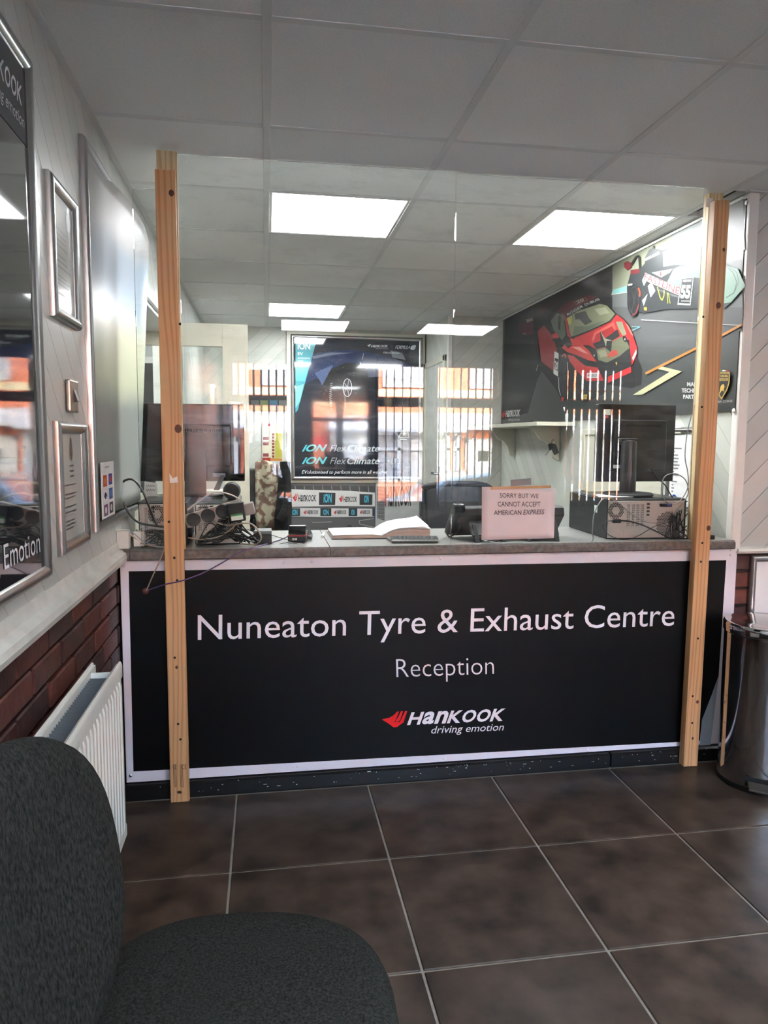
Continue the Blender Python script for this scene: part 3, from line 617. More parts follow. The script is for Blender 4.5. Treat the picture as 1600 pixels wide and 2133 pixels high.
# second snap frame with a curling poster
def curlmat():
    m = bpy.data.materials.new('faded_pale_poster'); m.use_nodes = True; nt = m.node_tree; N = nt.nodes; L = nt.links; b = N['Principled BSDF']
    b.inputs['Roughness'].default_value = .36; b.inputs['Coat Weight'].default_value = .1; b.inputs['Coat Roughness'].default_value = .3
    tc = N.new('ShaderNodeTexCoord'); sx = N.new('ShaderNodeSeparateXYZ'); nz = N.new('ShaderNodeTexNoise'); nz.inputs['Scale'].default_value = 3
    L.new(tc.outputs['Generated'], sx.inputs[0]); L.new(tc.outputs['Generated'], nz.inputs[0])
    ad = N.new('ShaderNodeMath'); ad.operation = 'MULTIPLY_ADD'; ad.inputs[1].default_value = .12; L.new(nz.outputs[0], ad.inputs[0]); L.new(sx.outputs[2], ad.inputs[2])
    cr = N.new('ShaderNodeValToRGB'); e = cr.color_ramp.elements
    e[0].position = .05; e[0].color = (*lin((150, 156, 150)), 1); e[1].position = 1; e[1].color = (*lin((160, 160, 158)), 1)
    for ps, c in ((.38, (132, 140, 134)), (.46, (182, 188, 160)), (.62, (200, 202, 176)), (.72, (150, 168, 184)), (.86, (146, 160, 172)), (.92, (168, 168, 166))): q = e.new(ps); q.color = (*lin(c), 1)
    L.new(ad.outputs[0], cr.inputs[0]); L.new(cr.outputs[0], b.inputs['Base Color']); return m
t = empty('poster_frame', (WX, 2.7, 1.06), 'tall silver snap frame with a pale curling poster beside the left post', 'poster')
rail_frame('frame_rail', (WX, 2.305, 1.05), (0, 1, 0), (1, 0, 0), .735, 1.165, .030, .022, m_alu, t)
mb = MB(); ny, nz_ = 28, 24; Y0, Y1 = 2.335, 3.03
for j in range(nz_+1):
    for i in range(ny+1):
        u = i/ny; v = j/nz_; z = 1.085+v*1.115; y = Y0+u*(Y1-Y0)
        s_ = max(0, (u-.30)/.70); ztop = 2.20-.10*max(0, u-.55)**2/.2
        z = 1.085+v*(ztop-1.085)
        bul = .012+(.012+.075*v)*s_**1.5-.05*max(0, u-.9)*10*v*.3
        mb.v.append(Vector((WX+bul, y, z)))
mb.f = [[j*(ny+1)+i, j*(ny+1)+i+1, (j+1)*(ny+1)+i+1, (j+1)*(ny+1)+i] for j in range(nz_) for i in range(ny)]; mb.m = [0]*len(mb.f)
o = mb.build('poster', curlmat(), t, smooth=True); so_ = o.modifiers.new('thick', 'SOLIDIFY'); so_.thickness = .0015
t = empty('card_sticker_sheet', (WX+.02, 2.45, 1.08), 'card payment sticker sheet tucked in the pale poster frame', 'sticker')
MB().box(WX+.0235, WX+.0245, 2.345, 2.535, 1.085, 1.262).build('sheet', m_paper, t)
p = WPrint(0, WX+.0246, 1)
for (y, z, c1, c2) in ((2.37, 1.185, (200, 60, 40), (225, 130, 50)), (2.45, 1.187, (40, 70, 160), (200, 50, 60)), (2.37, 1.138, (235, 235, 240), (30, 50, 120)), (2.45, 1.14, (40, 80, 150), (60, 110, 180)), (2.37, 1.092, (110, 50, 110), (230, 225, 230)), (2.45, 1.094, (70, 60, 70), (200, 198, 198))):
    p.poly(c1, [(y, z), (y+.055, z), (y+.055, z+.036), (y, z+.036)]); p.ell(c2, y+.027, z+.018, .014, .011)
text_into(p.mb, 'VISA', Vector((WX+.0256, 2.372, 1.15)), Vector((0, .05, 0)), Vector((0, 0, .014)), p.idx((30, 40, 110)), .2, .01)
text_into(p.mb, 'welcome', Vector((WX+.0256, 2.40, 1.243)), Vector((0, .06, 0)), Vector((0, 0, .008)), p.idx((40, 40, 40)))
p.build('printed_logos', t)
# radiator
t = empty('radiator', (-.45, 1.5, .19), 'white double panel radiator on the left wall below the dado', 'radiator')
RZ0, RZ1, RY0, RY1, RX = .185, .705, 1.05, 2.105, -.412
m_rad = mat('white_radiator_enamel', (226, 226, 218), rough=.3, var=.06, scale=6)
def rpanel(xf, name, sgn):
    mb = MB(); ys_ = [RY0+.012]; 
    pts = [(RY0, 0), (RY0+.02, 0)]; y = RY0+.03
    while y < RY1-.04: pts += [(y, 0), (y+.006, .011), (y+.020, .011), (y+.026, 0)]; y += .0335
    pts += [(RY1-.02, 0), (RY1, 0)]
    rows = [(RZ0, 0), (RZ0+.03, 0), (RZ0+.045, 1), (RZ1-.06, 1), (RZ1-.045, 0), (RZ1-.012, 0), (RZ1-.003, -.35), (RZ1, -.9), (RZ1-.003, -1.5), (RZ1-.03, -1.8)]
    n = len(pts)
    for z, a in rows: mb.v += [Vector((xf-sgn*(.007*(0 if a <= 0 else a)) + sgn*(d*a if a > 0 else .007*a), yy, z)) for yy, d in pts]
    mb.f = [[j*n+i, j*n+i+1, (j+1)*n+i+1, (j+1)*n+i] for j in range(len(rows)-1) for i in range(n-1)]; mb.m = [0]*len(mb.f)
    mb.box(min(xf-sgn*.004, xf-sgn*.016), max(xf-sgn*.004, xf-sgn*.016), RY0, RY1, RZ0, RZ1-.008)
    return mb.build(name, m_rad, t, smooth=True)
rpanel(RX, 'front_panel', 1); rpanel(-.500, 'back_panel', -1)
mb = MB(); y = RY0+.06
while y < RY1-.05: mb.prism([(-.428, y, .25), (-.484, y+.004, .25), (-.484, y+.0055, .25), (-.428, y+.0015, .25)], (0, 0, .43)); y += .018
tag(mb.build('convector_fins', mat('galvanised_fin', (120, 122, 124), rough=.5, metal=.4), t), kind='stuff')
for y in (2.045, RY0+.42): MB().box(-.49, -.425, y, y+.012, .675, .69).build('spacer_bar', m_rad, t, bevel=.002, seg=1)
y = RY0+.05
while y < RY1-.04:
    MB().lathe([(.011, 0), (.011, .0012), (.006, .0016)], (-.4839, y, .655), 12, ax=(1, 0, 0)).build('spot_weld', mat('grey_dust', (168, 170, 168), rough=.7), t); y += .067
MB().box(XL, -.505, 1.9, 1.94, .25, .66).build('wall_bracket', m_rad, t)
# socket trunking by the worktop end
t = empty('socket_box', (-.5, 2.68, .94), 'grubby white surface socket boxes on the worktop end by the wall', 'socket')
MB().box(XL+.002, XL+.044, 2.665, 2.70, .945, 1.012).build('back_box', m_wpaint, t, bevel=.003); MB().box(XL+.050, XL+.088, 2.72, 2.76, .945, 1.00).build('second_box', m_wpaint, t, bevel=.003)

# ================================================================== RIGHT: bin and low frame
t = empty('pedal_bin', (1.985, 2.475, 0), 'polished steel pedal bin standing right of the counter', 'bin')
BC = (1.935, 2.49, 0); BR = .158
MB().lathe([(BR-.01, .0), (BR+.002, .004), (BR+.002, .018), (BR, .02)], BC, 64).build('base_ring', m_black, t, smooth=True)
MB().lathe([(BR-.003, .02), (BR, .022), (BR, .598), (BR-.003, .60)], BC, 64).build('body', m_mirror, t, smooth=True)
MB().lathe([(BR+.001, .600), (BR+.004, .602), (BR+.005, .632), (BR+.001, .641), (BR-.008, .643), (BR-.014, .640), (BR-.06, .648), (.02, .652), (0.001, .652)], BC, 64).build('lid', m_mirror, t, smooth=True)
pd = Vector((math.cos(math.radians(232)), math.sin(math.radians(232)), 0)); pq = Vector((-pd.y, pd.x, 0)); c0 = Vector(BC)+pd*(BR+.01)
MB().prism([c0-pq*.042+Vector((0, 0, .048)), c0+pq*.042+Vector((0, 0, .048)), c0+pq*.034+pd*.036+Vector((0, 0, .03)), c0-pq*.034+pd*.036+Vector((0, 0, .03))], (0, 0, .006)).build('pedal', m_mirror, t, bevel=.002)
c1 = Vector(BC)+pd*(BR-.004); MB().prism([c1-pq*.05+Vector((0, 0, .03)), c1+pq*.05+Vector((0, 0, .03)), c1+pq*.05+Vector((0, 0, .066)), c1-pq*.05+Vector((0, 0, .066))], pd*.0055).build('pedal_slot', m_dark, t)
t = empty('poster_frame', (2.3, 2.69, .2), 'silver snap frame with white sheet low on the brick wall behind the bin', 'poster')
MB().box(2.0, 2.55, YC-.014, YC-.006, .12, .86).build('poster', m_paper, t)
rail_frame('frame_rail', (1.985, YC-.006, .10), (1, 0, 0), (0, -1, 0), .58, .77, .030, .02, m_alu, t)

# ================================================================== CHAIR in the foreground
m_fab = mat('charcoal_woven_fabric', (58, 59, 57), rough=.95, rgb2=(24, 25, 24), scale=260, bump=.8, bscale=400, stretch=(1, 1, .35), spec=.1)
t = empty('visitor_chair', (-.12, 1.0, 0), 'charcoal fabric visitor chair in the foreground by the radiator', 'chair')
def pad(M, a, b, th, e=2.6, dish=.0, nu=48, nv=10, name='seat', taper=0):
    mb = MB(M); rings = []
    for j in range(nv+1):
        ph = -math.pi/2+math.pi*j/nv; rr = abs(math.cos(ph))**.45 if 0 < j < nv else .0; zz = math.sin(ph)
        for i in range(nu):
            q = 2*math.pi*i/nu; c, s_ = math.cos(q), math.sin(q)
            x = a*math.copysign(abs(c)**(2/e), c)*rr; y = b*math.copysign(abs(s_)**(2/e), s_)*rr
            y2 = y*(1+taper*x/a)
            mb.v.append(M @ Vector((x, y2, th*zz*(1 if zz > 0 else .8)+dish*((x/a)**2+(y/b)**2)*.5)))
    mb.f = [[j*nu+i, j*nu+(i+1) % nu, (j+1)*nu+(i+1) % nu, (j+1)*nu+i] for j in range(nv) for i in range(nu)]; mb.m = [0]*len(mb.f)
    return mb.build(name, m_fab, t, smooth=True)
pad(FM(-.065, .985, .485, -4, 0, -2), .25, .262, .045, e=2.7, dish=-.012, taper=-.06)
pad(FM(-.352, .925, .705, -18, 0, 80), .235, .25, .05, e=2.3, dish=.05, name='backrest')
MB(FM(-.035, .985, 0)).box(-.2, .2, -.2, .2, .42, .438).build('seat_shell', m_blackm, t, bevel=.006)
MB().tube(smoothpath([(-.1, .985, .42), (-.30, .96, .41), (-.37, .94, .46), (-.36, .93, .66)], 6), .018).build('back_bracket', m_blackm, t, smooth=True)
for sx, sy in ((-1, -1), (-1, 1), (1, -1), (1, 1)):
    MB().tube([(-.035+sx*.17, .985+sy*.19, .41), (-.035+sx*.215, .985+sy*.235, .0)], .0125).build('leg', m_blackm, t, smooth=True)

# ================================================================== ON THE WORKTOP
def hexmesh(mb, cx, cz, R, r, y, keep=None):
    d = r*2.25; n = int(R/d)+2
    for i in range(-n, n+1):
        for j in range(-n, n+1):
            x = cx+(i+(j % 2)*.5)*d; z = cz+j*d*.866
            if (x-cx)**2+(z-cz)**2 > R*R or (keep and not keep(x, z)): continue
            mb.add([(x+r*math.cos(q*math.pi/3+.52), y, z+r*math.sin(q*math.pi/3+.52)) for q in range(6)], [tuple(range(6))])
def tower(M, w, d, h, label, psu, fan, slots, loc):
    t = empty('desktop_computer', loc, label, 'computer')
    MB(M).box(0, w, .004, d, .0, h).build('case', m_blackm, t, bevel=.004, seg=1)
    MB(M).box(.004, w-.012, 0, .006, .004, h-.008).build('rear_panel', m_pcgrey, t, bevel=.0015, seg=1)
    MB(M).box(w*.0+.004, w-.004, .03, d-.01, h, h+.0015).build('side_cover', m_black, t)
    for nm, (cx, cz, R, kk) in (('power_supply_grille', psu), ('fan_grille', fan)):
        g = MB(M); hexmesh(g, cx, cz, R, .0031, -.0006, keep=(lambda x, z, a=cx, b=cz, q=kk: (x-a)**2+(z-b)**2 > q*q))
        tag(g.build(nm, m_dark, t), kind='stuff')
    for i in range(slots[1]):
        x = slots[0]+i*.020
        MB(M).box(x, x+.015, -.0015, 0, .05, h-.02).build('slot_cover', m_pcgrey, t, bevel=.0008, seg=1)
        g = MB(M)
        for a in range(2):
            for b in range(12): g.add([(x+.003+a*.006, -.0018, .056+b*.0075), (x+.0065+a*.006, -.0018, .056+b*.0075), (x+.0065+a*.006, -.0018, .060+b*.0075), (x+.003+a*.006, -.0018, .060+b*.0075)], [(0, 1, 2, 3)])
        tag(g.build('slot_perforation', m_dark, t), kind='stuff')
    MB(M).box(slots[0]-.01, slots[0]+slots[1]*.02+.01, -.001, 0, .014, .04).build('io_cover', m_pcgrey, t, bevel=.001, seg=1)
    for i, z in enumerate((.10, .115, .13, .145)): MB(M).box(slots[0]+slots[1]*.02+.006, slots[0]+slots[1]*.02+.018, -.0012, .0, z-.004, z+.004).build('port', m_dark, t)
    return t
# right tower
MR = FM(1.372, 2.748, WT, -1.5)
MR2 = MR @ Matrix(((1, .30, 0, 0), (0, 1, 0, 0), (0, 0, 1, 0), (0, 0, 0, 1)))
MR = FM(1.378, 2.752, WT, -16) if 0 else FM(1.376, 2.758, WT, -2.5)
t = tower(MR, .345, .42, .166, 'desktop computer lying on its side under the right monitor, grey rear panel with fan grille', (.036, .118, .034, .014), (.262, .062, .049, 0), (.083, 4), (1.53, 2.9, WT))
for x in (.235, .262): MB(MR).box(x-.012, x+.012, -.012, 0, .134, .147).build('video_plug', mat('blue_plug', (48, 52, 96), rough=.5) if x > .25 else m_black, t, bevel=.002, seg=1)
MB(MR).box(.022, .056, -.014, 0, .068, .084).build('power_plug', m_black, t, bevel=.003, seg=1)
MB(MR).box(-.0012, .0, .10, .13, .10, .13).build('sticker', mat('pale_green_label', (190, 214, 200)), t)
# monitor right: column stand, squarish back
def monitor(M, w, h, label, loc, housing, stand, glossy, stickers):
    t = empty('monitor', loc, label, 'monitor'); m = m_gloss if glossy else m_black
    MB(M).box(-w/2, w/2, -.012, .018, 0, h).build('bezel', m, t, bevel=.004)
    MB(M).box(-w/2+.02, w/2-.02, .0175, .0195, .02, h-.02).build('screen', mat('dark_screen', (12, 14, 18), rough=.1), t)
    a, b, c, d, e = housing
    MB(M).box(a, b, -.012-e, -.010, c, d).build('back_housing', m, t, bevel=.01, seg=3)
    n = 0; v = MB(M)
    for i in range(26): v.box(a+.03+i*(b-a-.06)/26, a+.03+i*(b-a-.06)/26+.004, -.0128-e, -.0118-e, d-.03, d-.02)
    tag(v.build('vent_slots', m_dark, t), kind='stuff')
    for x0, x1, z0, z1, c in stickers: MB(M).box(x0, x1, -.0135-e*(1 if a < x0 < b and c[0] < 250 else 0)-.0006, -.0125-e*(1 if a < x0 < b and c[0] < 250 else 0)+.0012, z0, z1).build('label_sticker', ink(c), t)
    return t
MM = FM(1.608, 2.985, 1.162, 3)
t = monitor(MM, .375, .338, 'black flat monitor on a round column stand, back to the customer, on the right tower', (1.6, 2.98, 1.11), (-.13, .13, .045, .27, .028), None, False,
            [(-.165, -.132, .290, .315, (214, 226, 216)), (-.165, -.142, .277, .288, (206, 90, 96)), (-.125, -.09, .060, .075, (220, 220, 220))])
p = MB(MM); text_into(p, 'CE', Vector((-.05, -.0412, .056)), Vector((.025, 0, 0)), Vector((0, 0, .01)), 0); tag(p.build('lettering', m_paper, t), kind='stuff')
cx, cy = 1.535, 2.90
MB().lathe([(.0, .0), (.105, 0), (.108, .006), (.10, .012), (.05, .016), (.0, .017)], (cx, cy, 1.108), 40).build('stand_base', m_blackm, t, smooth=True)
MB().lathe([(.033, .012), (.034, .02), (.033, .22), (.030, .232), (.0, .236)], (cx, cy, 1.108), 32).build('stand_column', mat('dark_grey_column', (52, 50, 50), rough=.3), t, smooth=True)
MB().box(cx-.035, cx+.045, cy+.0, cy+.075, 1.325, 1.352).build('neck_bracket', m_blackm, t, bevel=.008)
t = empty('paper_stack', (1.42, 2.9, 1.108), 'loose papers on top of the right computer, left of the monitor base', 'paper')
random.seed(9)
for i in range(4): MB(FM(1.44+random.uniform(-.02, .02), 2.88+random.uniform(-.02, .02), 1.1065+i*.001, random.uniform(-25, 25))).box(-.05, .05, -.07, .07, 0, .0008).build('sheet', m_paper, t)
# left pair of computers
MLa = FM(-.468, 2.762, WT, 2)
tower(MLa, .175, .40, .165, 'desktop computer behind the left post with perforated power supply', (.065, .120, .034, .016), (.13, .045, .03, 0), (.02, 1), (-.38, 2.95, WT))
MLb = FM(-.268, 2.782, WT, 2)
tower(MLb, .175, .36, .16, 'desktop computer right of the left post buried in cables', (.033, .13, .022, .008), (.118, .07, .042, 0), (.012, 2), (-.18, 2.96, WT))
ML1 = FM(-.302, 3.10, 1.162, 0)
t = monitor(ML1, .425, .318, 'wide glossy black monitor behind the left post, back to the customer', (-.3, 3.1, 1.10), (-.10, .16, .06, .235, .04), None, True, [(.0, .032, .155, .176, (222, 222, 222)), (.0, .018, .146, .154, (222, 222, 222))])
mb = MB(ML1); mb.prism([(-.02, -.056, .20), (.055, -.056, .20), (.06, -.075, -.09), (-.03, -.075, -.09)], (0, .012, 0)); mb.build('stand_neck', m_black, t, bevel=.004)
MB(ML1).box(-.10, .13, -.12, .06, -.057, -.047).build('stand_base', m_gloss, t, bevel=.005)
MB(ML1).box(.085, .135, -.0535, -.0515, .02, .035).build('port_plate', mat('vga_port', (120, 124, 140), rough=.4), t)
MB(ML1).prism([(.115, -.056, .028), (.135, -.056, .028), (.115, -.10, -.03), (.09, -.10, -.03)], (0, -.012, 0)).build('video_plug', m_black, t, bevel=.003)
# power strip + adapters on the left cable heap
t = empty('power_strip', (-.15, 2.79, 1.03), 'dirty white power strip leaning over the left cable heap', 'power strip')
MP = FM(-.195, 2.748, 1.062, 0, 0, -16)
MB(MP).box(-.105, .105, -.022, .012, -.026, .024).build('body', mat('grubby_plastic', (150, 138, 132), rough=.4, var=.2), t, bevel=.005)
for x in (-.075, -.02, .035): MB(MP).lathe([(.026, 0), (.024, .006), (.012, .004), (.0, .003)], (x, -.022, 0), 24, ax=(0, -1, 0)).build('socket_ring', m_blackm, t, smooth=True)
MB(MP).box(-.002, .006, -.0235, -.022, .010, .018).build('neon', ink((200, 60, 50)), t)
t = empty('power_adapter', (-.09, 2.74, 1.06), 'black power adapter with green and white label on the power strip', 'adapter')
MA = FM(-.112, 2.722, 1.068, 0, 0, -8)
MB(MA).box(-.03, .032, -.022, .012, -.035, .035).build('body', m_blackm, t, bevel=.004); MB(MA).box(-.02, .023, -.0228, -.0218, -.028, -.006).build('label_plate', ink((214, 226, 214)), t); MB(MA).box(-.02, .023, -.0232, -.0227, -.012, -.005).build('green_band', ink((50, 140, 80)), t)
t = empty('power_plug', (-.06, 2.74, 1.06), 'grubby white plug beside the black power adapter', 'plug')
MB(FM(-.066, 2.735, 1.078, 0, 0, -14)).box(-.018, .022, -.018, .014, -.022, .024).build('body', mat('grubby_plastic', (150, 138, 132), rough=.4, var=.2), t, bevel=.007, seg=3)
t = empty('speaker', (-.1, 2.9, 1.1), 'round black speaker standing behind the left cable heap', 'speaker')
MB().lathe([(.0, 0), (.030, 0), (.034, .01), (.034, .04), (.028, .05), (0, .052)], (-.135, 2.93, 1.135), 28, ax=(0, -1, 0)).build('body', m_blackm, t, smooth=True); MB().box(-.15, -.12, 2.9, 2.93, 1.10, 1.12).build('foot', m_blackm, t)
t = empty('scanner_stand', (-.03, 2.80, WT), 'small black hand scanner head poking up by the grey box', 'scanner')
MB().lathe([(.0, 0), (.012, .002), (.014, .02), (.010, .04), (.008, .05)], (-.052, 2.80, 1.0), 18, ax=(0, .1, 1)).build('head', m_gloss, t, smooth=True); MB().tube([(-.052, 2.80, 1.0), (-.04, 2.81, .96), (-.035, 2.82, WT)], .006).build('stem', m_black, t)
t = empty('black_box', (-.01, 2.82, WT), 'small dark grey box on the worktop left of the card reader', 'box')
MB().box(-.05, .018, 2.77, 2.86, WT, WT+.038).build('body', m_blackm, t, bevel=.003); MB().box(-.05, .018, 2.77, 2.86, WT+.0385, WT+.052).build('lid', mat('grey_lid', (96, 100, 98), rough=.5), t, bevel=.003)
# card reader
t = empty('card_reader', (.12, 2.82, WT), 'black card payment reader with red stripe on the worktop', 'card reader')
MC = FM(.115, 2.80, WT, -6)
MB(MC).prism([(-.036, -.0, .004), (.036, -.0, .004), (.036, .17, .004), (-.036, .17, .004)], (0, 0, .022)).build('base', m_black, t, bevel=.004)
MB(MC).prism([(-.034, -.002, .030), (-.034, .09, .030), (-.034, .08, .062), (-.034, .012, .066)], (.068, 0, 0)).build('printer_hood', m_gloss, t, bevel=.005)
MB(MC).box(-.0365, .0365, -.003, .09, .025, .030).build('red_stripe', ink((150, 30, 36)), t, bevel=.001)
for x in (-.018, -.008): MB(MC).box(x, x+.008, -.0012, .0, .010, .018).build('port', ink((200, 196, 186)), t)
MB(MC).prism([(.036, .04, .01), (.054, .05, .004), (.054, .15, .004), (.036, .15, .04)], (0, 0, .012)).build('keypad_wing', m_blackm, t)
# diary
t = empty('open_diary', (.45, 2.95, WT), 'thick open appointment diary with curled pages on the worktop', 'book')
A = Z_(WT, 690, 1119); 
def strat(name, P, z0, z1, m, wav=0):
    mb = MB(); n = 10; lo = []; hi = []
    return mb
xl, xm, xr, y0, y1 = .262, .462, .660, 2.872, 3.115
MB().box(xl-.006, xm, y0-.004, y1+.004, WT, WT+.003).box(xm, xr+.01, y0-.004, y1+.004, WT, WT+.003).build('cover', m_black, t)
def block(x0, x1, prof, name, m):     # prof: heights across
    mb = MB(); n = len(prof); mb.v = []
    pts = [(x0+(x1-x0)*i/(n-1), WT+.004+h) for i, h in enumerate(prof)]
    mb.prism([(x, y0, z) for x, z in pts]+[(x1, y0, WT+.0035), (x0, y0, WT+.0035)], (0, y1-y0, 0)); return mb.build(name, m, t, smooth=True)
m_pages = mat('aged_page_edges', (206, 180, 168), rough=.8, rgb2=(150, 124, 112), scale=60, stretch=(.3, .3, 12))
block(xl, xm, [.010, .012, .0125, .0125, .0125, .012, .008], 'left_pages', m_pages)
block(xm, xr, [.006, .022, .031, .035, .036, .034, .032, .030], 'right_pages', m_pages)
def sheet3(x0, x1, prof, dy, name):
    mb = MB(); n = len(prof)
    for v in (0, 1): mb.v += [Vector((x0+(x1-x0)*i/(n-1), y0+.002+dy+(y1-y0-.004)*v, WT+.005+h*(1+.35*v*(i/(n-1)) if x0 > .4 else 1))) for i, h in enumerate(prof)]
    mb.f = [[i, i+1, n+i+1, n+i] for i in range(n-1)]; mb.m = [0]*len(mb.f); o = mb.build(name, m_paper, t, smooth=True)
    q = o.modifiers.new('t', 'SOLIDIFY'); q.thickness = .0006
sheet3(xl, xm, [.0118, .0135, .0140, .0140, .0138, .0134, .0095], 0, 'top_page')
sheet3(xm, xr-.006, [.008, .0245, .0345, .0385, .0405, .041, .042, .046], 0, 'top_page')
sheet3(xm, xr+.004, [.0075, .0235, .0330, .0365, .0375, .036, .035, .035], 0, 'curled_page')
MB(FM(.37, 2.93, WT+.0175, 8)).box(-.05, .05, -.03, .03, 0, .001).build('loose_note', m_paper, t)
t = empty('pen', (.235, 2.97, WT), 'white pen lying by the diary on the worktop', 'pen')
MB().tube([(.222, 2.93, WT+.006), (.236, 3.02, WT+.006)], .0055, 10).build('barrel', m_paper, t, smooth=True); MB().tube([(.236, 3.02, WT+.006), (.239, 3.04, WT+.006)], .003, 8).build('tip', m_black, t)
def star(x, y, z, label, r=.014, M=None):
    t = empty('spiky_ball', (x, y, z), label, 'trinket'); mb = MB()
    for i in range(12):
        q = i*math.pi/6; mb.tube([(x+math.cos(q)*r*.55, y, z+r+math.sin(q)*r*.55), (x+math.cos(q)*r, y, z+r+math.sin(q)*r)], .0022, 6)
    mb2 = MB(); mb2.tube([(x+math.cos(i*math.pi/12)*r*.6, y, z+r+math.sin(i*math.pi/12)*r*.6) for i in range(25)], .0032, 8); mb2.build('ring', m_black, t, smooth=True); tag(mb.build('teeth', m_black, t), kind='stuff')
star(.742, 2.86, WT, 'small black toothed ring beside the left phone', .017)
star(.36, 3.16, WT+.0, 'small black knob standing behind the diary', .013)
# keyboard
t = empty('keyboard', (.585, 2.76, WT), 'slim black and silver keyboard in front of the diary', 'keyboard')
MK = FM(.572, 2.775, WT, -5)
MB(MK).prism([(-.09, -.048, .0), (.09, -.048, 0), (.105, .05, 0), (-.105, .05, 0)], (0, 0, .013)).build('body', m_black, t, bevel=.004)
MB(MK).prism([(-.091, -.0495, .010), (.091, -.0495, .010), (.091, -.044, .0145), (-.091, -.044, .0145)], (0, .002, .0008)).build('silver_edge', m_chrome, t)
kp = MB(MK).box(-.0068, .0068, -.0068, .0068, .013, .0185); k0 = kp.build('key', m_blackm, t, bevel=.0015, seg=1); n = 0
for r in range(5):
    for c in range(12):
        o = k0.copy(); COL.objects.link(o); o.location = Matrix.Rotation(math.radians(-5), 3, 'Z') @ Vector((-.087+c*.0158+r*.001, -.034+r*.017, 0)); n += 1
bpy.data.objects.remove(k0)
# phones
def phone(x, y, rz, label):
    t = empty('desk_phone', (x, y, WT), label, 'telephone'); M = FM(x, y, WT, rz)
    for sx in (-.062, .05): MB(M).prism([(sx, -.085, 0), (sx, -.065, 0), (sx, -.005, .055), (sx, -.04, .072)], (.018, 0, 0)).build('stand_leg', m_blackm, t, bevel=.002, seg=1)
    MB(M).prism([(-.07, -.068, .028), (-.07, -.058, .022), (-.07, -.002, .072), (-.07, -.014, .082)], (.14, 0, 0)).build('stand_bridge', m_blackm, t, bevel=.002, seg=1)
    MB(M).prism([(-.105, .10, .006), (-.105, .118, .012), (-.105, .022, .138), (-.105, -.01, .130), (-.105, -.02, .10)], (.21, 0, 0)).build('body', m_blackm, t, bevel=.006)
    MB(M).prism([(-.125, .095, .01), (-.125, .12, .02), (-.125, .02, .152), (-.125, -.012, .148), (-.125, -.02, .12), (-.125, .06, .02)], (.045, 0, 0)).build('handset', m_black, t, bevel=.012, seg=3, smooth=True)
    return t
phone(.862, 2.802, 6, 'black desk phone seen from behind, left of and behind the card notice')
phone(1.095, 2.800, -6, 'black desk phone seen from behind, right of the card notice')
# taped notice on the acrylic
t = empty('card_notice', (.97, 2.675, .95), 'pinkish white printed notice about cards not accepted, taped to the acrylic screen', 'notice')
NY = 2.6715; mb = MB(); P = [(1004, 1014), (1157, 1019), (1154, 1121), (1003, 1125)]; a, b, c, d = [Y_(NY, *q) for q in P]; n = 10
random.seed(4)
for j in range(n+1):
    for i in range(n+1):
        u, v = i/n, j/n; q = (d*(1-u)+c*u)*(1-v)+(a*(1-u)+b*u)*v; q = q+Vector((0, -.0012*random.random()-.001*math.sin(u*9+v*4), 0)); mb.v.append(q)
mb.f = [[j*(n+1)+i, j*(n+1)+i+1, (j+1)*(n+1)+i+1, (j+1)*(n+1)+i] for j in range(n) for i in range(n)]; mb.m = [0]*len(mb.f)
o = mb.build('paper', mat('pinkish_white_paper', (222, 210, 212), rough=.6, var=.04), t, smooth=True); o.modifiers.new('t', 'SOLIDIFY').thickness = .0004
p = Print(1, NY-.0035, -1); c = (28, 27, 30)
p.text(c, 'SORRY BUT WE', (1041, 1036.5), (1122, 1038), (1041, 1027)); p.text(c, 'CANNOT ACCEPT', (1037, 1055), (1126, 1055), (1037, 1045)); p.text(c, 'AMERICAN ', (1029, 1072.5), (1086, 1072), (1029, 1063)); p.text(c, 'EXPRESS', (1090, 1072), (1134, 1071), (1090, 1062), shear=.2)
p.build('lettering', t)
MB().prism([Y_(NY-.003, *q) for q in [(1022, 1014), (1148, 1011), (1148, 1016), (1022, 1020)]], (0, .0006, 0)).build('brown_tape', mat('brown_tape', (168, 126, 76), rough=.3), t)
MB().prism([Y_(NY-.0028, *q) for q in [(1064, 1000), (1106, 996), (1107, 1010), (1064, 1013)]], (0, .0006, 0)).build('ribbed_grey_tape', mat('grey_tape', (128, 128, 130), rough=.5), t)
# cables
def W(px, py, dy=0, z=None): return None
def cY(Y, *pts): return [Y_(Y, *p) for p in pts]
cable('thick black cable looping up beside the wall left of the left post', cY(2.735, (376, 1098), (330, 1096), (285, 1086), (258, 1050), (250, 1015), (262, 1000), (280, 1001), (298, 1025), (315, 1065), (328, 1095)), .0042, m_cblk)
cable('purple cable running from the card reader over the counter edge to the sign', cY(2.80, (600, 1117))+[Z_(WT+.003, 585, 1124), Z_(WT+.003, 545, 1136)]+cY(2.655, (505, 1148), (470, 1168), (430, 1190))+cY(2.634, (388, 1207), (346, 1217))+cY(2.69, (318, 1226), (303, 1231)), .0024, m_cpur)
cable('beige cable hanging from the cable heap down to the sign grommet', cY(2.72, (270, 1112), (300, 1133))+cY(2.685, (330, 1140))+cY(2.656, (342, 1142), (334, 1165), (318, 1200))+cY(2.69, (305, 1230)), .0026, m_cbge)
cable('beige cable arching over the adapter on the left heap', cY(2.74, (391, 1062), (420, 1040), (440, 1028), (462, 1026), (490, 1035), (508, 1050), (514, 1065), (508, 1078)), .003, m_cbge)
cable('beige cable looping low right of the left heap', cY(2.735, (441, 1076), (455, 1090), (480, 1094), (505, 1090), (525, 1092), (541, 1110), (543, 1124), (530, 1134), (500, 1132)), .003, m_cbge)
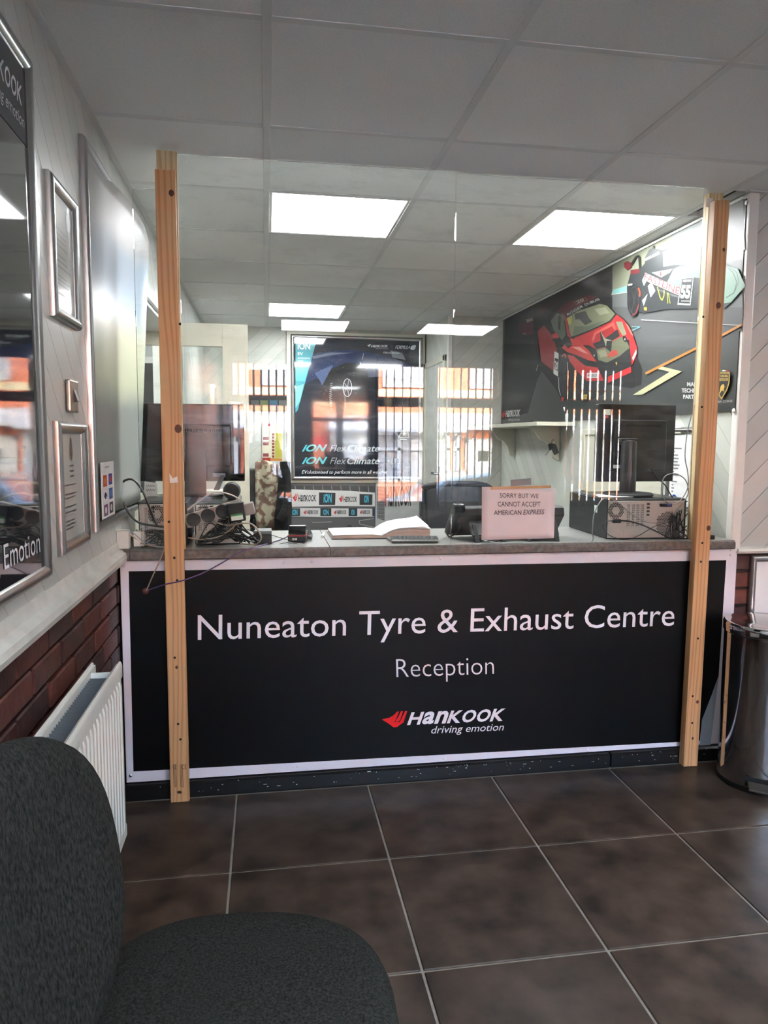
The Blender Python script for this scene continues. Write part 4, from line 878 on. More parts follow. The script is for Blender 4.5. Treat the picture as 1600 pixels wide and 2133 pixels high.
cable('beige cable hanging in a loop from the grubby white plug', cY(2.728, (476, 1052), (492, 1056), (496, 1075), (486, 1098), (455, 1118), (420, 1124), (392, 1120)), .003, m_cbge)
cable('grey cable looping over the right computer and across to the phones', cY(2.70, (1008, 1126), (1060, 1134), (1130, 1134), (1226, 1131), (1234, 1105), (1238, 1070), (1256, 1040), (1280, 1042))+cY(2.735, (1310, 1065), (1340, 1085), (1370, 1090)), .0022, m_cgry)
cable('coiled grey cable hanging down behind the right post to the computer', cY(2.742, (1440, 868), (1432, 900), (1427, 950), (1433, 985), (1433, 1015), (1418, 1042), (1400, 1050), (1384, 1040), (1378, 1015), (1386, 992), (1408, 987), (1428, 1000), (1434, 1025), (1425, 1045), (1410, 1062), (1398, 1080)), .0022, m_cgry)
cable('black cable drooping from the power plug of the right computer', cY(2.732, (1290, 1084), (1312, 1086), (1340, 1094), (1370, 1108), (1400, 1122), (1432, 1122)), .003, m_cblk)
cable('thin black cable in a low loop across the right computer', cY(2.73, (1290, 1084), (1264, 1086), (1256, 1098), (1270, 1115), (1300, 1124), (1330, 1116), (1365, 1096), (1410, 1082)), .0014, m_cblk)
cable('black cable rising from the right computer to the monitor', cY(2.80, (1432, 1045), (1405, 1040), (1385, 1010), (1368, 995), (1356, 975)), .0026, m_cblk)
cable('thin black flex from card reader to the cable heap', cY(2.79, (604, 1124), (590, 1122), (560, 1113), (530, 1108), (515, 1102)), .0014, m_cblk)
cable('thin black loop of flex below the card reader', cY(2.775, (632, 1114), (636, 1128), (625, 1133), (600, 1130), (575, 1134), (550, 1128)), .0014, m_cblk)
cable('pale blue twisted flex by the wall socket boxes', cY(2.705, (262, 1106), (278, 1110), (300, 1128), (330, 1138), (350, 1138)), .0018, mat('blue_grey_flex', (120, 140, 160), rough=.4))
cable('grey flex coming out behind the left phone', cY(2.72, (1046, 1118), (1025, 1128), (1000, 1130)), .0016, m_cblk)
random.seed(21); mb = MB()
for i in range(26):
    x0 = random.uniform(-.26, -.2); x1 = random.uniform(-.09, -.02); pts = []
    for k in range(6): pts.append((x0+(x1-x0)*k/5, 2.735+random.uniform(-.012, .03), WT+.006+abs(random.gauss(0, .018))+(.02*math.sin(k/5*3.14) if i % 3 else .07*math.sin(k/5*3.14))))
    mb.tube(smoothpath(pts, 5), random.choice([.0016, .0024, .003]), 6)
for i in range(12):
    x = random.uniform(-.47, -.38); pts = [(x+random.uniform(-.02, .09), 2.73+random.uniform(-.01, .02), WT+.006+random.uniform(0, .07)) for k in range(5)]; mb.tube(smoothpath(pts, 5), .0018, 6)
for i in range(9):
    z = WT+.006; pts = [(1.62+random.uniform(0, .11)+k*.01, 2.735+random.uniform(-.01, .01), z+random.uniform(0, .12)*(k % 2)) for k in range(4)]; mb.tube(smoothpath(pts, 5), .0022, 6)
tag(mb.build('cable_tangle', m_cblk, smooth=True), 'tangled heaps of thin black cables around the left and right computers', 'cables', kind='stuff')
t = empty('plug_end', (1.78, 2.72, WT), 'black plug lying on the worktop end right of the right post', 'plug')
MB().box(1.80, 1.825, 2.70, 2.72, WT, WT+.018).build('body', m_black, t, bevel=.003); MB().tube(smoothpath([(1.80, 2.71, WT+.006), (1.77, 2.715, WT+.004), (1.74, 2.75, WT+.004)], 6), .003).build('flex', m_cblk, t)
t = empty('paper_note', (-.45, 3.05, 1.05), 'white handwritten note standing behind the left computers', 'paper')
MB().prism(cY(3.03, (301, 1003), (328, 1006), (328, 1044), (299, 1046)), (0, .001, 0)).build('sheet', m_paper, t)
p = Print(1, 3.029, -1); 
for i in range(2): p.line((70, 70, 80), [(304+j*2.5, 1012+i*9+(2.5 if j % 2 else -2.5)) for j in range(9)], .8)
p.build('handwriting', t)

# ================================================================== BEHIND THE COUNTER
# racing mural on the right wall
t = empty('racing_mural', (XR, 4.2, 1.46), 'large printed mural of red and black race cars on the right wall', 'mural')
MX = XR-.012
MB().box(MX, XR-.001, 2.706, 5.695, 1.465, 2.300).build('panel', mat('asphalt_print', (66, 68, 66), rough=.3, rgb2=(42, 44, 43), scale=260, coat=.0), t)
p = Print(0, MX, -1)
W0 = (0, 0); M_ = (5.3333, (1040, 520)); N_ = (5.0, (1240, 440)); R_ = (2.6667, (1000, 380)); T_ = (4.1, (1380, 380))
p.poly((34, 36, 37), [(1052, 664), (1290, 540), (1284, 650), (1150, 735), (1120, 790), (1100, 860), (1046, 875)])
p.poly((132, 134, 112), [(1276, 548), (1400, 484), (1466, 452), (1466, 560), (1350, 590), (1276, 608)])
p.poly((128, 130, 127), [(1400, 484), (1466, 452), (1548, 412), (1552, 520), (1466, 560), (1380, 560)])  # pale print corner, its colour also takes in the ceiling light's reflection
p.poly((104, 108, 105), [(1276, 606), (1545, 540), (1548, 660), (1276, 655)])
p.poly((86, 88, 86), [(1276, 640), (1548, 640), (1545, 690), (1340, 700), (1280, 690)])
p.poly((124, 178, 172), [(170, 860), (190, 815), (340, 775), (340, 835)], *N_); p.poly((190, 196, 184), [(170, 862), (340, 836), (340, 846), (170, 872)], *N_)
for a in [(600, 450, 740, 640), (210, 690, 320, 840)]: pass
for q in [((225, 810), (380, 800), (385, 935), (330, 955), (215, 925)), ]: p.poly((88, 26, 52), q, *M_)
p.poly((52, 50, 50), [(245, 700), (370, 640), (382, 780), (250, 800)], *M_); p.poly((120, 118, 112), [(262, 925), (298, 928), (298, 945), (262, 942)], *M_)
p.poly((150, 148, 140), [(300, 775), (375, 760), (375, 790), (310, 810)], *M_)
p.poly((70, 24, 28), [(440, 650), (600, 570), (770, 485), (772, 500), (620, 600), (480, 690), (430, 800)], *M_)
p.poly((50, 50, 50), [(1010, 330), (1240, 240), (1245, 300), (1020, 400)], *M_); p.poly((18, 19, 20), [(1000, 400), (1240, 310), (1240, 600), (1120, 620), (1010, 500)], *M_)
# red car
p.poly((24, 22, 22), [(412, 1340), (408, 1150), (428, 900), (500, 800), (570, 700), (650, 640), (740, 590), (900, 520), (1010, 503), (1100, 523), (1200, 590), (1300, 705), (1380, 760), (1450, 830), (1500, 950), (1545, 1120), (1540, 1200), (1590, 1330), (1580, 1500), (1470, 1540), (1210, 1500), (1170, 1600), (960, 1700), (800, 1650), (700, 1690), (640, 1560), (460, 1330)], *M_)
p.poly((146, 26, 30), [(430, 900), (500, 840), (590, 950), (640, 1100), (660, 1180), (605, 1350), (470, 1240), (438, 1000)], *M_)
p.poly((92, 20, 24), [(640, 690), (740, 595), (900, 528), (1010, 507), (1100, 525), (970, 590), (850, 650), (760, 720), (740, 740), (700, 690)], *M_)
p.poly((168, 30, 34), [(690, 700), (745, 745), (790, 930), (800, 985), (760, 960), (735, 800)], *M_)
p.poly((96, 104, 88), [(575, 790), (640, 705), (715, 730), (742, 940), (700, 1010), (610, 900)], *M_); p.poly((40, 42, 40), [(660, 730), (690, 740), (680, 900), (655, 880)], *M_)
p.poly((14, 14, 15), [(738, 745), (760, 700), (1080, 540), (1200, 600), (1290, 700), (1200, 625), (1120, 605), (870, 685), (752, 765)], *M_)
p.poly((134, 138, 104), [(755, 760), (870, 685), (1120, 602), (1200, 622), (1290, 715), (1230, 790), (1000, 895), (800, 968)], *M_)
p.poly((52, 58, 50), [(840, 715), (960, 680), (1000, 760), (1040, 800), (960, 840), (890, 770), (850, 780)], *M_); p.poly((170, 172, 140), [(1060, 660), (1180, 640), (1230, 700), (1120, 730)], *M_); p.poly((100, 108, 86), [(840, 850), (980, 850), (1200, 780), (1000, 890), (820, 950)], *M_)
p.poly((190, 178, 60), [(752, 765), (812, 735), (800, 830), (775, 830)], *M_); p.poly((20, 20, 20), [(800, 968), (1000, 895), (1230, 790), (1290, 715), (1300, 725), (1240, 805), (1000, 915), (805, 985)], *M_)
p.text((210, 208, 200), 'ROGER', (765, 735), (940, 635), (752, 712), *M_, bold=.01); p.text((210, 208, 200), 'DUBUIS', (960, 625), (1122, 560), (948, 602), *M_, bold=.01)
p.line((150, 140, 110), [(830, 582), (960, 532), (985, 560), (860, 612), (830, 582)], 4, *M_); p.text((190, 186, 170), '20', (870, 600), (950, 566), (855, 572), *M_, bold=.03)
p.poly((196, 34, 36), [(830, 985), (1000, 915), (1240, 805), (1310, 720), (1400, 790), (1440, 900), (1445, 1000), (1320, 1010), (1180, 1090), (1085, 1110), (1000, 1060), (900, 1060)], *M_)
p.poly((226, 96, 84), [(1060, 920), (1200, 850), (1280, 800), (1300, 880), (1180, 950), (1030, 1020)], *M_); p.poly((176, 28, 32), [(1080, 940), (1260, 850), (1290, 905), (1150, 985), (1050, 1030)], *M_)
p.poly((34, 36, 36), [(1045, 1045), (1130, 1010), (1125, 900), (1180, 985), (1320, 885), (1345, 960), (1260, 1010), (1250, 1130), (1180, 1080), (1085, 1110)], *M_); p.poly((168, 162, 140), [(1125, 900), (1180, 985), (1260, 1010), (1200, 1015), (1190, 1080), (1170, 1010)], *M_)
p.poly((112, 116, 88), [(1085, 1110), (1185, 1090), (1245, 1140), (1262, 1020), (1345, 975), (1400, 970), (1455, 1090), (1330, 1190), (1200, 1255), (1105, 1225)], *M_)
p.poly((148, 150, 118), [(1100, 1130), (1180, 1110), (1210, 1180), (1130, 1200)], *M_); p.poly((140, 140, 110), [(1300, 800), (1370, 800), (1420, 940), (1380, 960), (1330, 880)], *M_)
p.ell((20, 20, 20), 1402, 992, 22, 40, *M_, rot=-.4); p.ell((20, 20, 20), 1060, 1170, 22, 44, *M_, rot=-.5); p.ell((200, 200, 200), 1402, 996, 7, 12, *M_); p.ell((200, 200, 200), 1060, 1176, 7, 12, *M_)
p.poly((206, 52, 46), [(700, 1090), (800, 985), (880, 1010), (1000, 1120), (1085, 1245), (1000, 1230), (860, 1170), (765, 1140)], *M_); p.poly((236, 160, 146), [(810, 1080), (900, 1080), (1000, 1160), (930, 1140)], *M_)
p.poly((30, 30, 30), [(715, 1030), (790, 990), (815, 1060), (770, 1100)], *M_)
for i in range(4): p.line((150, 150, 144), [(722+i*20, 1050-i*8), (760+i*14, 1085-i*8)], 4, *M_)
p.poly((196, 44, 42), [(765, 1170), (830, 1180), (960, 1290), (1100, 1310), (1170, 1455), (980, 1462), (870, 1350), (790, 1240)], *M_); p.poly((26, 26, 26), [(850, 1180), (960, 1230), (1075, 1290), (960, 1285)], *M_)
p.poly((30, 30, 30), [(1105, 1230), (1200, 1258), (1330, 1192), (1455, 1095), (1480, 1200), (1470, 1300), (1220, 1410), (1150, 1400)], *M_)
p.poly((200, 34, 38), [(1215, 1412), (1470, 1300), (1478, 1362), (1212, 1482)], *M_); p.poly((190, 30, 36), [(1400, 800), (1470, 890), (1540, 1090), (1530, 1190), (1480, 1290), (1450, 1010)], *M_); p.poly((232, 120, 100), [(1400, 800), (1440, 840), (1500, 960), (1470, 940)], *M_)
p.poly((226, 224, 220), [(1485, 1200), (1530, 1110), (1535, 1150), (1495, 1235)], *M_)
p.text((214, 50, 44), 'HER', (1215, 1205), (1332, 1160), (1205, 1150), *M_, bold=.04)
p.poly((20, 20, 20), [(1290, 1245), (1325, 1238), (1322, 1280), (1310, 1295), (1296, 1285)], *M_); p.poly((196, 160, 60), [(1298, 1252), (1318, 1247), (1314, 1280), (1308, 1286)], *M_)
p.poly((226, 222, 216), [(982, 1370), (1106, 1366), (1106, 1424), (978, 1428)], *M_); p.wing((200, 40, 40), (986, 1412), (1016, 1411), (986, 1382), *M_); p.word((24, 24, 24), (1018, 1414), (1098, 1412), (1018, 1384), *M_)
p.ell((14, 14, 15), 722, 1400, 58, 268, *M_, rot=-.03); p.ell((44, 44, 46), 726, 1395, 44, 215, *M_, rot=-.03); p.ell((16, 16, 17), 727, 1395, 36, 190, *M_, rot=-.03)
for i in range(7): p.line((60, 60, 62), [(727, 1395), (727+34*math.cos(i*.9), 1395+180*math.sin(i*.9))], 5, *M_)
p.line((210, 208, 200), [(764, 1250), (770, 1340), (764, 1500)], 5, *M_); p.line((210, 208, 200), [(668, 1420), (670, 1540), (690, 1620)], 5, *M_); p.line((216, 90, 60), [(700, 1190), (735, 1160), (750, 1200)], 12, *M_)
p.poly((196, 40, 40), [(697, 1640), (725, 1640), (722, 1680), (705, 1690)], *M_)
p.ell((12, 12, 13), 430, 1170, 20, 178, *M_); p.line((190, 190, 186), [(418, 1345), (440, 1280)], 6, *M_)
p.poly((220, 216, 210), [(622, 1130), (668, 1152), (662, 1410), (610, 1378)], *M_); p.poly((24, 24, 24), [(626, 1200), (664, 1215), (660, 1350), (616, 1325)], *M_); p.text((222, 220, 214), '20', (622, 1318), (656, 1336), (628, 1232), *M_, bold=.03)
p.poly((196, 36, 40), [(598, 940), (640, 925), (668, 945), (668, 1000), (610, 1015)], *M_); p.poly((24, 24, 24), [(598, 985), (668, 985), (664, 1025), (604, 1020)], *M_)
p.poly((206, 180, 80), [(945, 1612), (988, 1610), (984, 1662), (940, 1660)], *M_); p.text((30, 30, 30), 'OMP', (949, 1650), (980, 1650), (949, 1622), *M_)
# road marks
p.poly((196, 194, 150), [(1000, 1018), (1128, 1050), (905, 1180), (855, 1180), (1060, 1052), (985, 1034)], *R_)
p.line((196, 128, 52), [(925, 1062), (1190, 930), (1350, 850), (1462, 788)], 13, *R_); p.line((176, 178, 176), [(900, 763), (1205, 781), (1450, 794)], 5, *R_)
p.line((110, 178, 188), [(850, 800), (895, 803), (850, 822)], 4, *R_)
# second car
p.poly((44, 47, 48), [(340, 790), (380, 640), (480, 600), (530, 540), (530, 480), (600, 400), (690, 410), (800, 380), (1000, 370), (1140, 420), (1380, 560), (1500, 600), (1580, 780), (1420, 960), (1360, 1010), (760, 1020), (520, 1060), (350, 1030)], *N_)
p.poly((118, 123, 120), [(720, 430), (800, 385), (1000, 372), (1130, 420), (1130, 540), (1000, 560), (820, 560), (720, 580)], *N_); p.poly((120, 146, 134), [(880, 560), (1020, 510), (1130, 520), (1130, 590), (1000, 570)], *N_)
p.poly((106, 128, 114), [(760, 740), (830, 600), (900, 570), (1130, 580), (1130, 700), (1040, 690), (905, 700), (890, 800)], *N_); p.poly((122, 158, 138), [(1370, 560), (1500, 600), (1575, 780), (1430, 950), (1350, 960)], *N_)
p.line((60, 74, 68), [(1380, 570), (1450, 640), (1490, 740), (1460, 850), (1380, 900)], 9, *N_); p.line((60, 74, 68), [(1390, 560), (1490, 640), (1510, 740), (1470, 830)], 6, *N_)
p.poly((112, 34, 40), [(310, 540), (345, 520), (385, 535), (388, 585), (345, 612), (315, 585)], *N_); p.line((28, 28, 28), [(385, 560), (440, 470), (470, 470), (478, 600)], 22, *N_); p.poly((100, 34, 38), [(378, 612), (470, 600), (478, 640), (380, 662)], *N_)
p.poly((60, 64, 62), [(528, 490), (575, 400), (610, 385), (690, 400), (700, 440), (530, 530)], *N_); p.text((190, 192, 186), 'ROGER DUBUIS', (533, 520), (682, 448), (530, 492), *N_)
for a in [[(600, 640), (820, 600), (790, 640), (700, 690)], [(500, 720), (540, 640), (560, 700), (520, 780)], [(560, 780), (600, 740), (640, 830), (590, 900)], [(500, 930), (560, 860), (520, 990)]]: p.poly((168, 170, 168), a, *N_)
p.poly((200, 50, 50), [(684, 640), (700, 625), (705, 665), (692, 690)], *N_); p.line((186, 196, 60), [(660, 790), (690, 900), (710, 930), (730, 880), (730, 820)], 9, *N_); p.line((186, 196, 60), [(765, 850), (770, 960)], 7, *N_); p.line((186, 196, 60), [(775, 850), (795, 960)], 5, *N_)
p.poly((206, 204, 200), [(520, 716), (534, 642), (892, 800), (884, 876)], *N_); p.text((196, 34, 44), 'FASTLINE', (522, 711), (884, 869), (535, 646), *N_, bold=.005)
p.text((150, 156, 152), 'RACING ACADEMY', (660, 822), (880, 905), (664, 806), *N_)
p.poly((208, 212, 208), [(912, 696), (1042, 686), (1008, 980), (872, 974)], *N_); p.poly((34, 36, 37), [(920, 704), (1033, 695), (1000, 962), (882, 958)], *N_); p.word((206, 206, 204), (928, 738), (1018, 736), (930, 712), *N_); p.text((206, 222, 204), '55', (900, 898), (1002, 902), (912, 768), *N_, bold=.05); p.line((180, 182, 180), [(912, 935), (998, 937)], 8, *N_)
p.ell((16, 17, 18), 415, 930, 66, 168, *N_); p.ell((70, 70, 72), 418, 930, 55, 148, *N_); p.ell((22, 23, 24), 418, 930, 50, 138, *N_)
for i in range(6): p.line((64, 65, 66), [(418, 930), (418+44*math.cos(i*1.05), 930+128*math.sin(i*1.05))], 5, *N_)
p.line((224, 70, 44), [(464, 800), (480, 840), (480, 890)], 15, *N_); p.line((180, 50, 50), [(468, 970), (440, 1060), (400, 1085)], 6, *N_); p.poly((210, 210, 206), [(356, 760), (402, 754), (400, 772), (356, 778)], *N_); p.poly((206, 150, 60), [(525, 1000), (555, 1000), (555, 1035), (525, 1032)], *N_)
# marks at the foot
p.wing((214, 50, 44), (30, 1862), (76, 1870), (36, 1792), *M_); p.word((220, 218, 214), (78, 1862), (238, 1850), (80, 1790), *M_, shear=.5); p.text((210, 208, 204), 'driving emotion', (112, 1905), (240, 1902), (112, 1872), *M_, shear=.2)
for i, (s_, a, b) in enumerate([('MAIN', 1160, 1225), ('TECHNICAL', 1130, 1268), ('PARTNER', 1138, 1250)]): p.text((222, 222, 218), s_, (a, 1131+i*35), (b, 1133+i*35), (a, 1109+i*35), *R_, bold=.03)
p.poly((190, 158, 70), [(470, 1622), (593, 1622), (590, 1710), (570, 1775), (522, 1856), (480, 1800)], *T_); p.poly((20, 20, 21), [(476, 1634), (584, 1634), (580, 1706), (562, 1768), (521, 1838), (482, 1780)], *T_)
p.text((206, 174, 84), 'AUTOMOBILI', (480, 1662), (578, 1662), (480, 1642), *T_, bold=.02); p.text((206, 174, 84), 'LAMBORGHINI', (480, 1695), (578, 1695), (480, 1670), *T_, bold=.02)
p.poly((214, 176, 80), [(505, 1790), (512, 1745), (524, 1728), (540, 1722), (548, 1745), (540, 1765), (548, 1800), (536, 1778), (522, 1780), (502, 1812), (496, 1806)], *T_)
p.poly((60, 130, 70), [(500, 1610), (528, 1603), (528, 1613), (500, 1619)], *T_); p.poly((230, 230, 226), [(528, 1603), (556, 1604), (556, 1613), (528, 1613)], *T_); p.poly((200, 50, 46), [(556, 1604), (584, 1610), (584, 1619), (556, 1613)], *T_)
p.text((214, 214, 208), 'SQUADRA CORSE', (405, 1888), (616, 1876), (405, 1870), *T_)
p.cols = [tuple(int(q*.84) for q in c) for c in p.cols]
p.build('printed_picture', t, rough=.5)
for px, py in ((1556, 422), (1529, 855), (1363, 516), (1108, 878), (1190, 884)):
    MB().lathe([(.009, 0), (.008, .004), (.0, .006)], X_(MX, px, py), 14, ax=(-1, 0, 0)).build('fixing_cap', m_white if px > 1500 else m_black, t, smooth=True)
y = 2.76
tr_ = MB().box(XR-.020, XR-.0, 2.72, 5.69, 2.302, 2.312).build('trim_4', m_white); tr_['kind'] = 'structure'
# shelf and brackets
t = empty('wall_shelf', (1.77, 4.9, 1.44), 'cream wall shelf on scrolled brackets under the mural', 'shelf')
MB().box(1.64, XR-.006, 4.262, 5.62, 1.432, 1.456).build('shelf_board', m_cream, t, bevel=.003)
for y in (5.36, 4.50):
    MB().prism([(XR-.006, y, 1.432), (1.70, y, 1.432), (1.70, y, 1.405), (1.725, y, 1.40), (1.76, y, 1.35), (1.80, y, 1.335), (1.835, y, 1.29), (1.85, y, 1.235), (1.873, y, 1.215), (XR-.006, y, 1.215)], (0, .03, 0)).build('bracket', m_cream, t, bevel=.003)
t = empty('bunch_of_keys', (1.78, 4.40, 1.34), 'black car key and fob hanging from the near shelf bracket', 'keys')
K = lambda px, py: Y_(4.42, px, py)
MB().tube([K(1151+3.5*math.cos(a), 919+5*math.sin(a)) for a in [i*.52 for i in range(13)]], .0018, 6).build('ring', m_chrome, t)
MB().prism([K(*q) for q in [(1142, 926), (1149, 922), (1153, 934), (1146, 939)]], (0, .012, 0)).build('car_key', m_black, t, bevel=.002); MB().prism([K(*q) for q in [(1144, 937), (1146, 938), (1138, 949), (1136, 948)]], (0, .003, 0)).build('key_blade', m_chrome, t)
MB().prism([K(*q) for q in [(1152, 923), (1159, 926), (1165, 943), (1156, 948), (1151, 938)]], (0, .014, 0)).build('fob', m_blackm, t, bevel=.003)
S3 = lambda px, py: Y_(4.42, px, py)
t = empty('leaflets', (1.80, 4.4, 1.457), 'white leaflets standing at the near end of the shelf', 'leaflets')
MB().prism([S3(*q) for q in [(1174, 848), (1190, 848), (1197, 858), (1199, 884), (1184, 884), (1178, 862)]], (0, .008, 0)).build('leaflet', m_paper, t); MB().prism([S3(*q) for q in [(1191, 852), (1198, 856), (1203, 884), (1199, 884), (1197, 860)]], (0, .01, 0)).build('leaflet', m_wpaint, t)
t = empty('small_bottle', (1.80, 4.36, 1.457), 'small pale bottle with red label beside the leaflets on the shelf', 'bottle')
c = S3(1177, 884); c.y = 4.38; c.z = 1.457
MB().lathe([(.0, 0), (.017, .0), (.017, .05), (.008, .062), (.008, .075), (0, .075)], c, 18).build('body', mat('pale_green_plastic', (150, 160, 150), rough=.3), t, smooth=True); MB().box(c.x+.012, c.x+.022, c.y-.018, c.y-.005, 1.46, 1.51).build('red_label', ink((170, 50, 46)), t)
# hatch, price list
t = empty('wall_cupboard', (XR, 3.65, .95), 'cream painted cupboard door with hinge on the right wall behind the monitor', 'cupboard')
MB().box(XR-.018, XR-.002, 4.10, 4.17, .90, 1.41).box(XR-.018, XR-.002, 3.08, 4.10, 1.375, 1.41).build('door_frame', m_cream, t, bevel=.003, seg=1)
MB().box(XR-.012, XR-.001, 3.24, 4.095, .90, 1.37).build('door', m_cream, t); MB().box(XR-.024, XR-.012, 4.07, 4.11, 1.0, 1.045).build('hinge', m_chrome, t)
t = empty('price_list', (XR-.02, 3.08, 1.05), 'price list in a silver snap frame left of the right post', 'notice')
MB().box(XR-.012, XR-.006, 2.93, 3.17, 1.055, 1.37).build('sheet', m_paper, t); rail_frame('frame_rail', (XR-.006, 2.90, 1.03), (0, 1, 0), (-1, 0, 0), .29, .375, .026, .016, m_alu, t)
p = WPrint(0, XR-.0125, -1)
for i, s_ in enumerate(['Comprehensive', 'RAC', 'Exhausts', 'Car Tyres', 'Courtesy', 'Brake Discs', 'Batteries', 'MOT', 'Suspension', '', 'Car Care', 'ESP', 'TPMS', 'VAC', '', 'Wheels']):
    if s_: w_ = .0054*len(s_); z_ = 1.305-i*.0155; p.poly((120, 120, 122), [(3.145, z_), (3.145-w_, z_), (3.145-w_, z_+.006), (3.145, z_+.006)], step=False)
p.build('lettering', t)
for y, z in ((3.165, 1.335), (3.10, 1.07)): MB().lathe([(.0, .0), (.024, 0), (.024, .002), (0, .002)], (XR-.023, y, z), 24, ax=(-1, 0, 0)).build('round_sticker', ink((36, 70, 150)), t)

# big framed poster on the back wall
PY = 6.545
t = empty('poster_frame', (.82, PY, .95), 'large framed dark tyre poster on the back wall', 'poster')
MB().box(.185, 1.44, PY+.012, YB-.002, .945, 2.29).build('cream_surround', m_cream, t, bevel=.004)
MB().box(.235, 1.40, PY, PY+.012, .985, 2.245).build('poster', mat('dark_navy_poster', (38, 44, 56), rough=.06, rgb2=(22, 25, 32), scale=2, coat=1), t)
rail_frame('frame_rail', (.222, PY+.011, .972), (1, 0, 0), (0, -1, 0), 1.192, 1.290, .036, .02, m_alu, t)
p = Print(1, PY, -1); Q = (4.0, (560, 660))
p.poly((30, 42, 74), [(230, 380), (400, 300), (700, 270), (1000, 330), (1190, 400), (1230, 440), (1200, 520), (900, 500), (600, 520), (420, 500), (300, 560)], *Q)
p.poly((70, 86, 120), [(380, 470), (530, 400), (535, 560), (480, 640), (420, 520)], *Q); p.poly((96, 104, 118), [(360, 330), (520, 295), (700, 300), (520, 320), (370, 350)], *Q)
p.poly((16, 17, 20), [(420, 620), (520, 430), (650, 380), (800, 400), (850, 560), (800, 700), (600, 780), (500, 760)], *Q)
p.ell((26, 26, 28), 640, 640, 100, 190, *Q); p.ell((12, 12, 13), 660, 650, 66, 170, *Q)
for i in range(24): a = i*math.pi/12; p.line((186, 190, 194), [(655+36*math.cos(a), 590+74*math.sin(a)), (655+36*math.cos(a+.27), 590+74*math.sin(a+.27))], 5, *Q)
for i in range(5): p.line((150, 154, 158), [(655, 590), (655+33*math.cos(i*1.257), 590+68*math.sin(i*1.257))], 4, *Q)
for i in range(14): p.line((170, 174, 176), [(512-8*math.sin(i*.22), 560+i*16), (532-8*math.sin(i*.22), 552+i*16)], 3.5, *Q)
for i in range(14): p.line((150, 154, 158), [(622+10*math.sin(i*.2), 640+i*12), (634+10*math.sin(i*.2), 634+i*12)], 3, *Q)
random.seed(8)
for i in range(110): x, y = random.gauss(520, 110), random.gauss(520, 120); a = random.uniform(1.2, 3.4); 
for i in range(90):
    x, y = min(900, max(260, random.gauss(540, 120))), min(800, max(280, random.gauss(520, 120))); a = random.uniform(1.2, 3.2); p.poly((190, 196, 204), [(x, y), (x+a, y), (x+a, y+a), (x, y+a)], *Q, step=False)
p.line((150, 156, 160), [(760, 380), (780, 425)], 9, *Q); p.line((130, 136, 140), [(790, 305), (778, 355)], 5, *Q); p.poly((100, 110, 120), [(1010, 280), (1110, 300), (1140, 360), (1030, 340)], *Q)
p.poly((64, 148, 158), [(222, 160), (408, 160), (240, 780), (222, 800)], *Q); p.poly((96, 190, 196), [(222, 420), (330, 430), (300, 540), (222, 530)], *Q); p.poly((120, 204, 208), [(222, 585), (290, 560), (262, 700), (222, 760)], *Q)  # the two lighter teal patches paint a reflection over the strip
c = (214, 218, 220)
p.text(c, 'iON', (240, 270), (345, 272), (240, 215), *Q, bold=.03); p.text(c, 'EV', (241, 320), (285, 320), (241, 294), *Q, bold=.02); p.text(c, 'exclusive', (241, 351), (341, 353), (241, 331), *Q); p.text(c, 'tyre', (241, 378), (286, 378), (241, 360), *Q)
p.wing(c, (818, 250), (850, 250), (818, 228), *Q); p.word(c, (852, 255), (990, 255), (852, 234), *Q); p.text((170, 172, 176), 'driving emotion', (890, 268), (996, 268), (890, 260), *Q, shear=.2); p.line((150, 152, 156), [(1026, 235), (1026, 275)], 2, *Q)
p.text(c, 'FORMULA', (1050, 266), (1172, 268), (1058, 238), *Q, shear=.3); p.text(c, 'e', (1178, 272), (1222, 272), (1184, 234), *Q, shear=.3, bold=.05); p.text(c, 'Official Partner', (954, 306), (1090, 308), (954, 291), *Q)
for yy in (0, 104):
    p.text((88, 196, 206), 'iON', (276, 1120+yy), (474, 1120+yy), (290, 1062+yy), *Q, shear=.25, bold=.03); p.text((150, 154, 158), 'Flex', (508, 1122+yy), (640, 1122+yy), (516, 1068+yy), *Q, shear=.2); p.text((176, 180, 184), 'Climate', (650, 1122+yy), (920, 1122+yy), (656, 1066+yy), *Q, shear=.2, bold=.02)
p.line((150, 154, 158), [(968, 1182), (1090, 1182), (1090, 1224), (968, 1224), (968, 1182)], 3, *Q); p.text((150, 154, 158), 'SUV', (985, 1218), (1070, 1218), (985, 1190), *Q)
p.line(c, [(1080, 1002), (1128, 922), (1140, 945), (1150, 935), (1168, 1002), (1080, 1002)], 4, *Q)
for i in range(3): a = i*math.pi/3; p.line(c, [(1128-20*math.cos(a), 972-22*math.sin(a)), (1128+20*math.cos(a), 972+22*math.sin(a))], 5, *Q)
p.line(c, [(1096, 1020), (1150, 1020)], 8, *Q); p.text((226, 228, 230), 'EVolutionised to perform more in all weather', (274, 1307), (992, 1307), (278, 1278), *Q, shear=.15)
p.build('printed_picture', t, rough=.1, coat=.8)
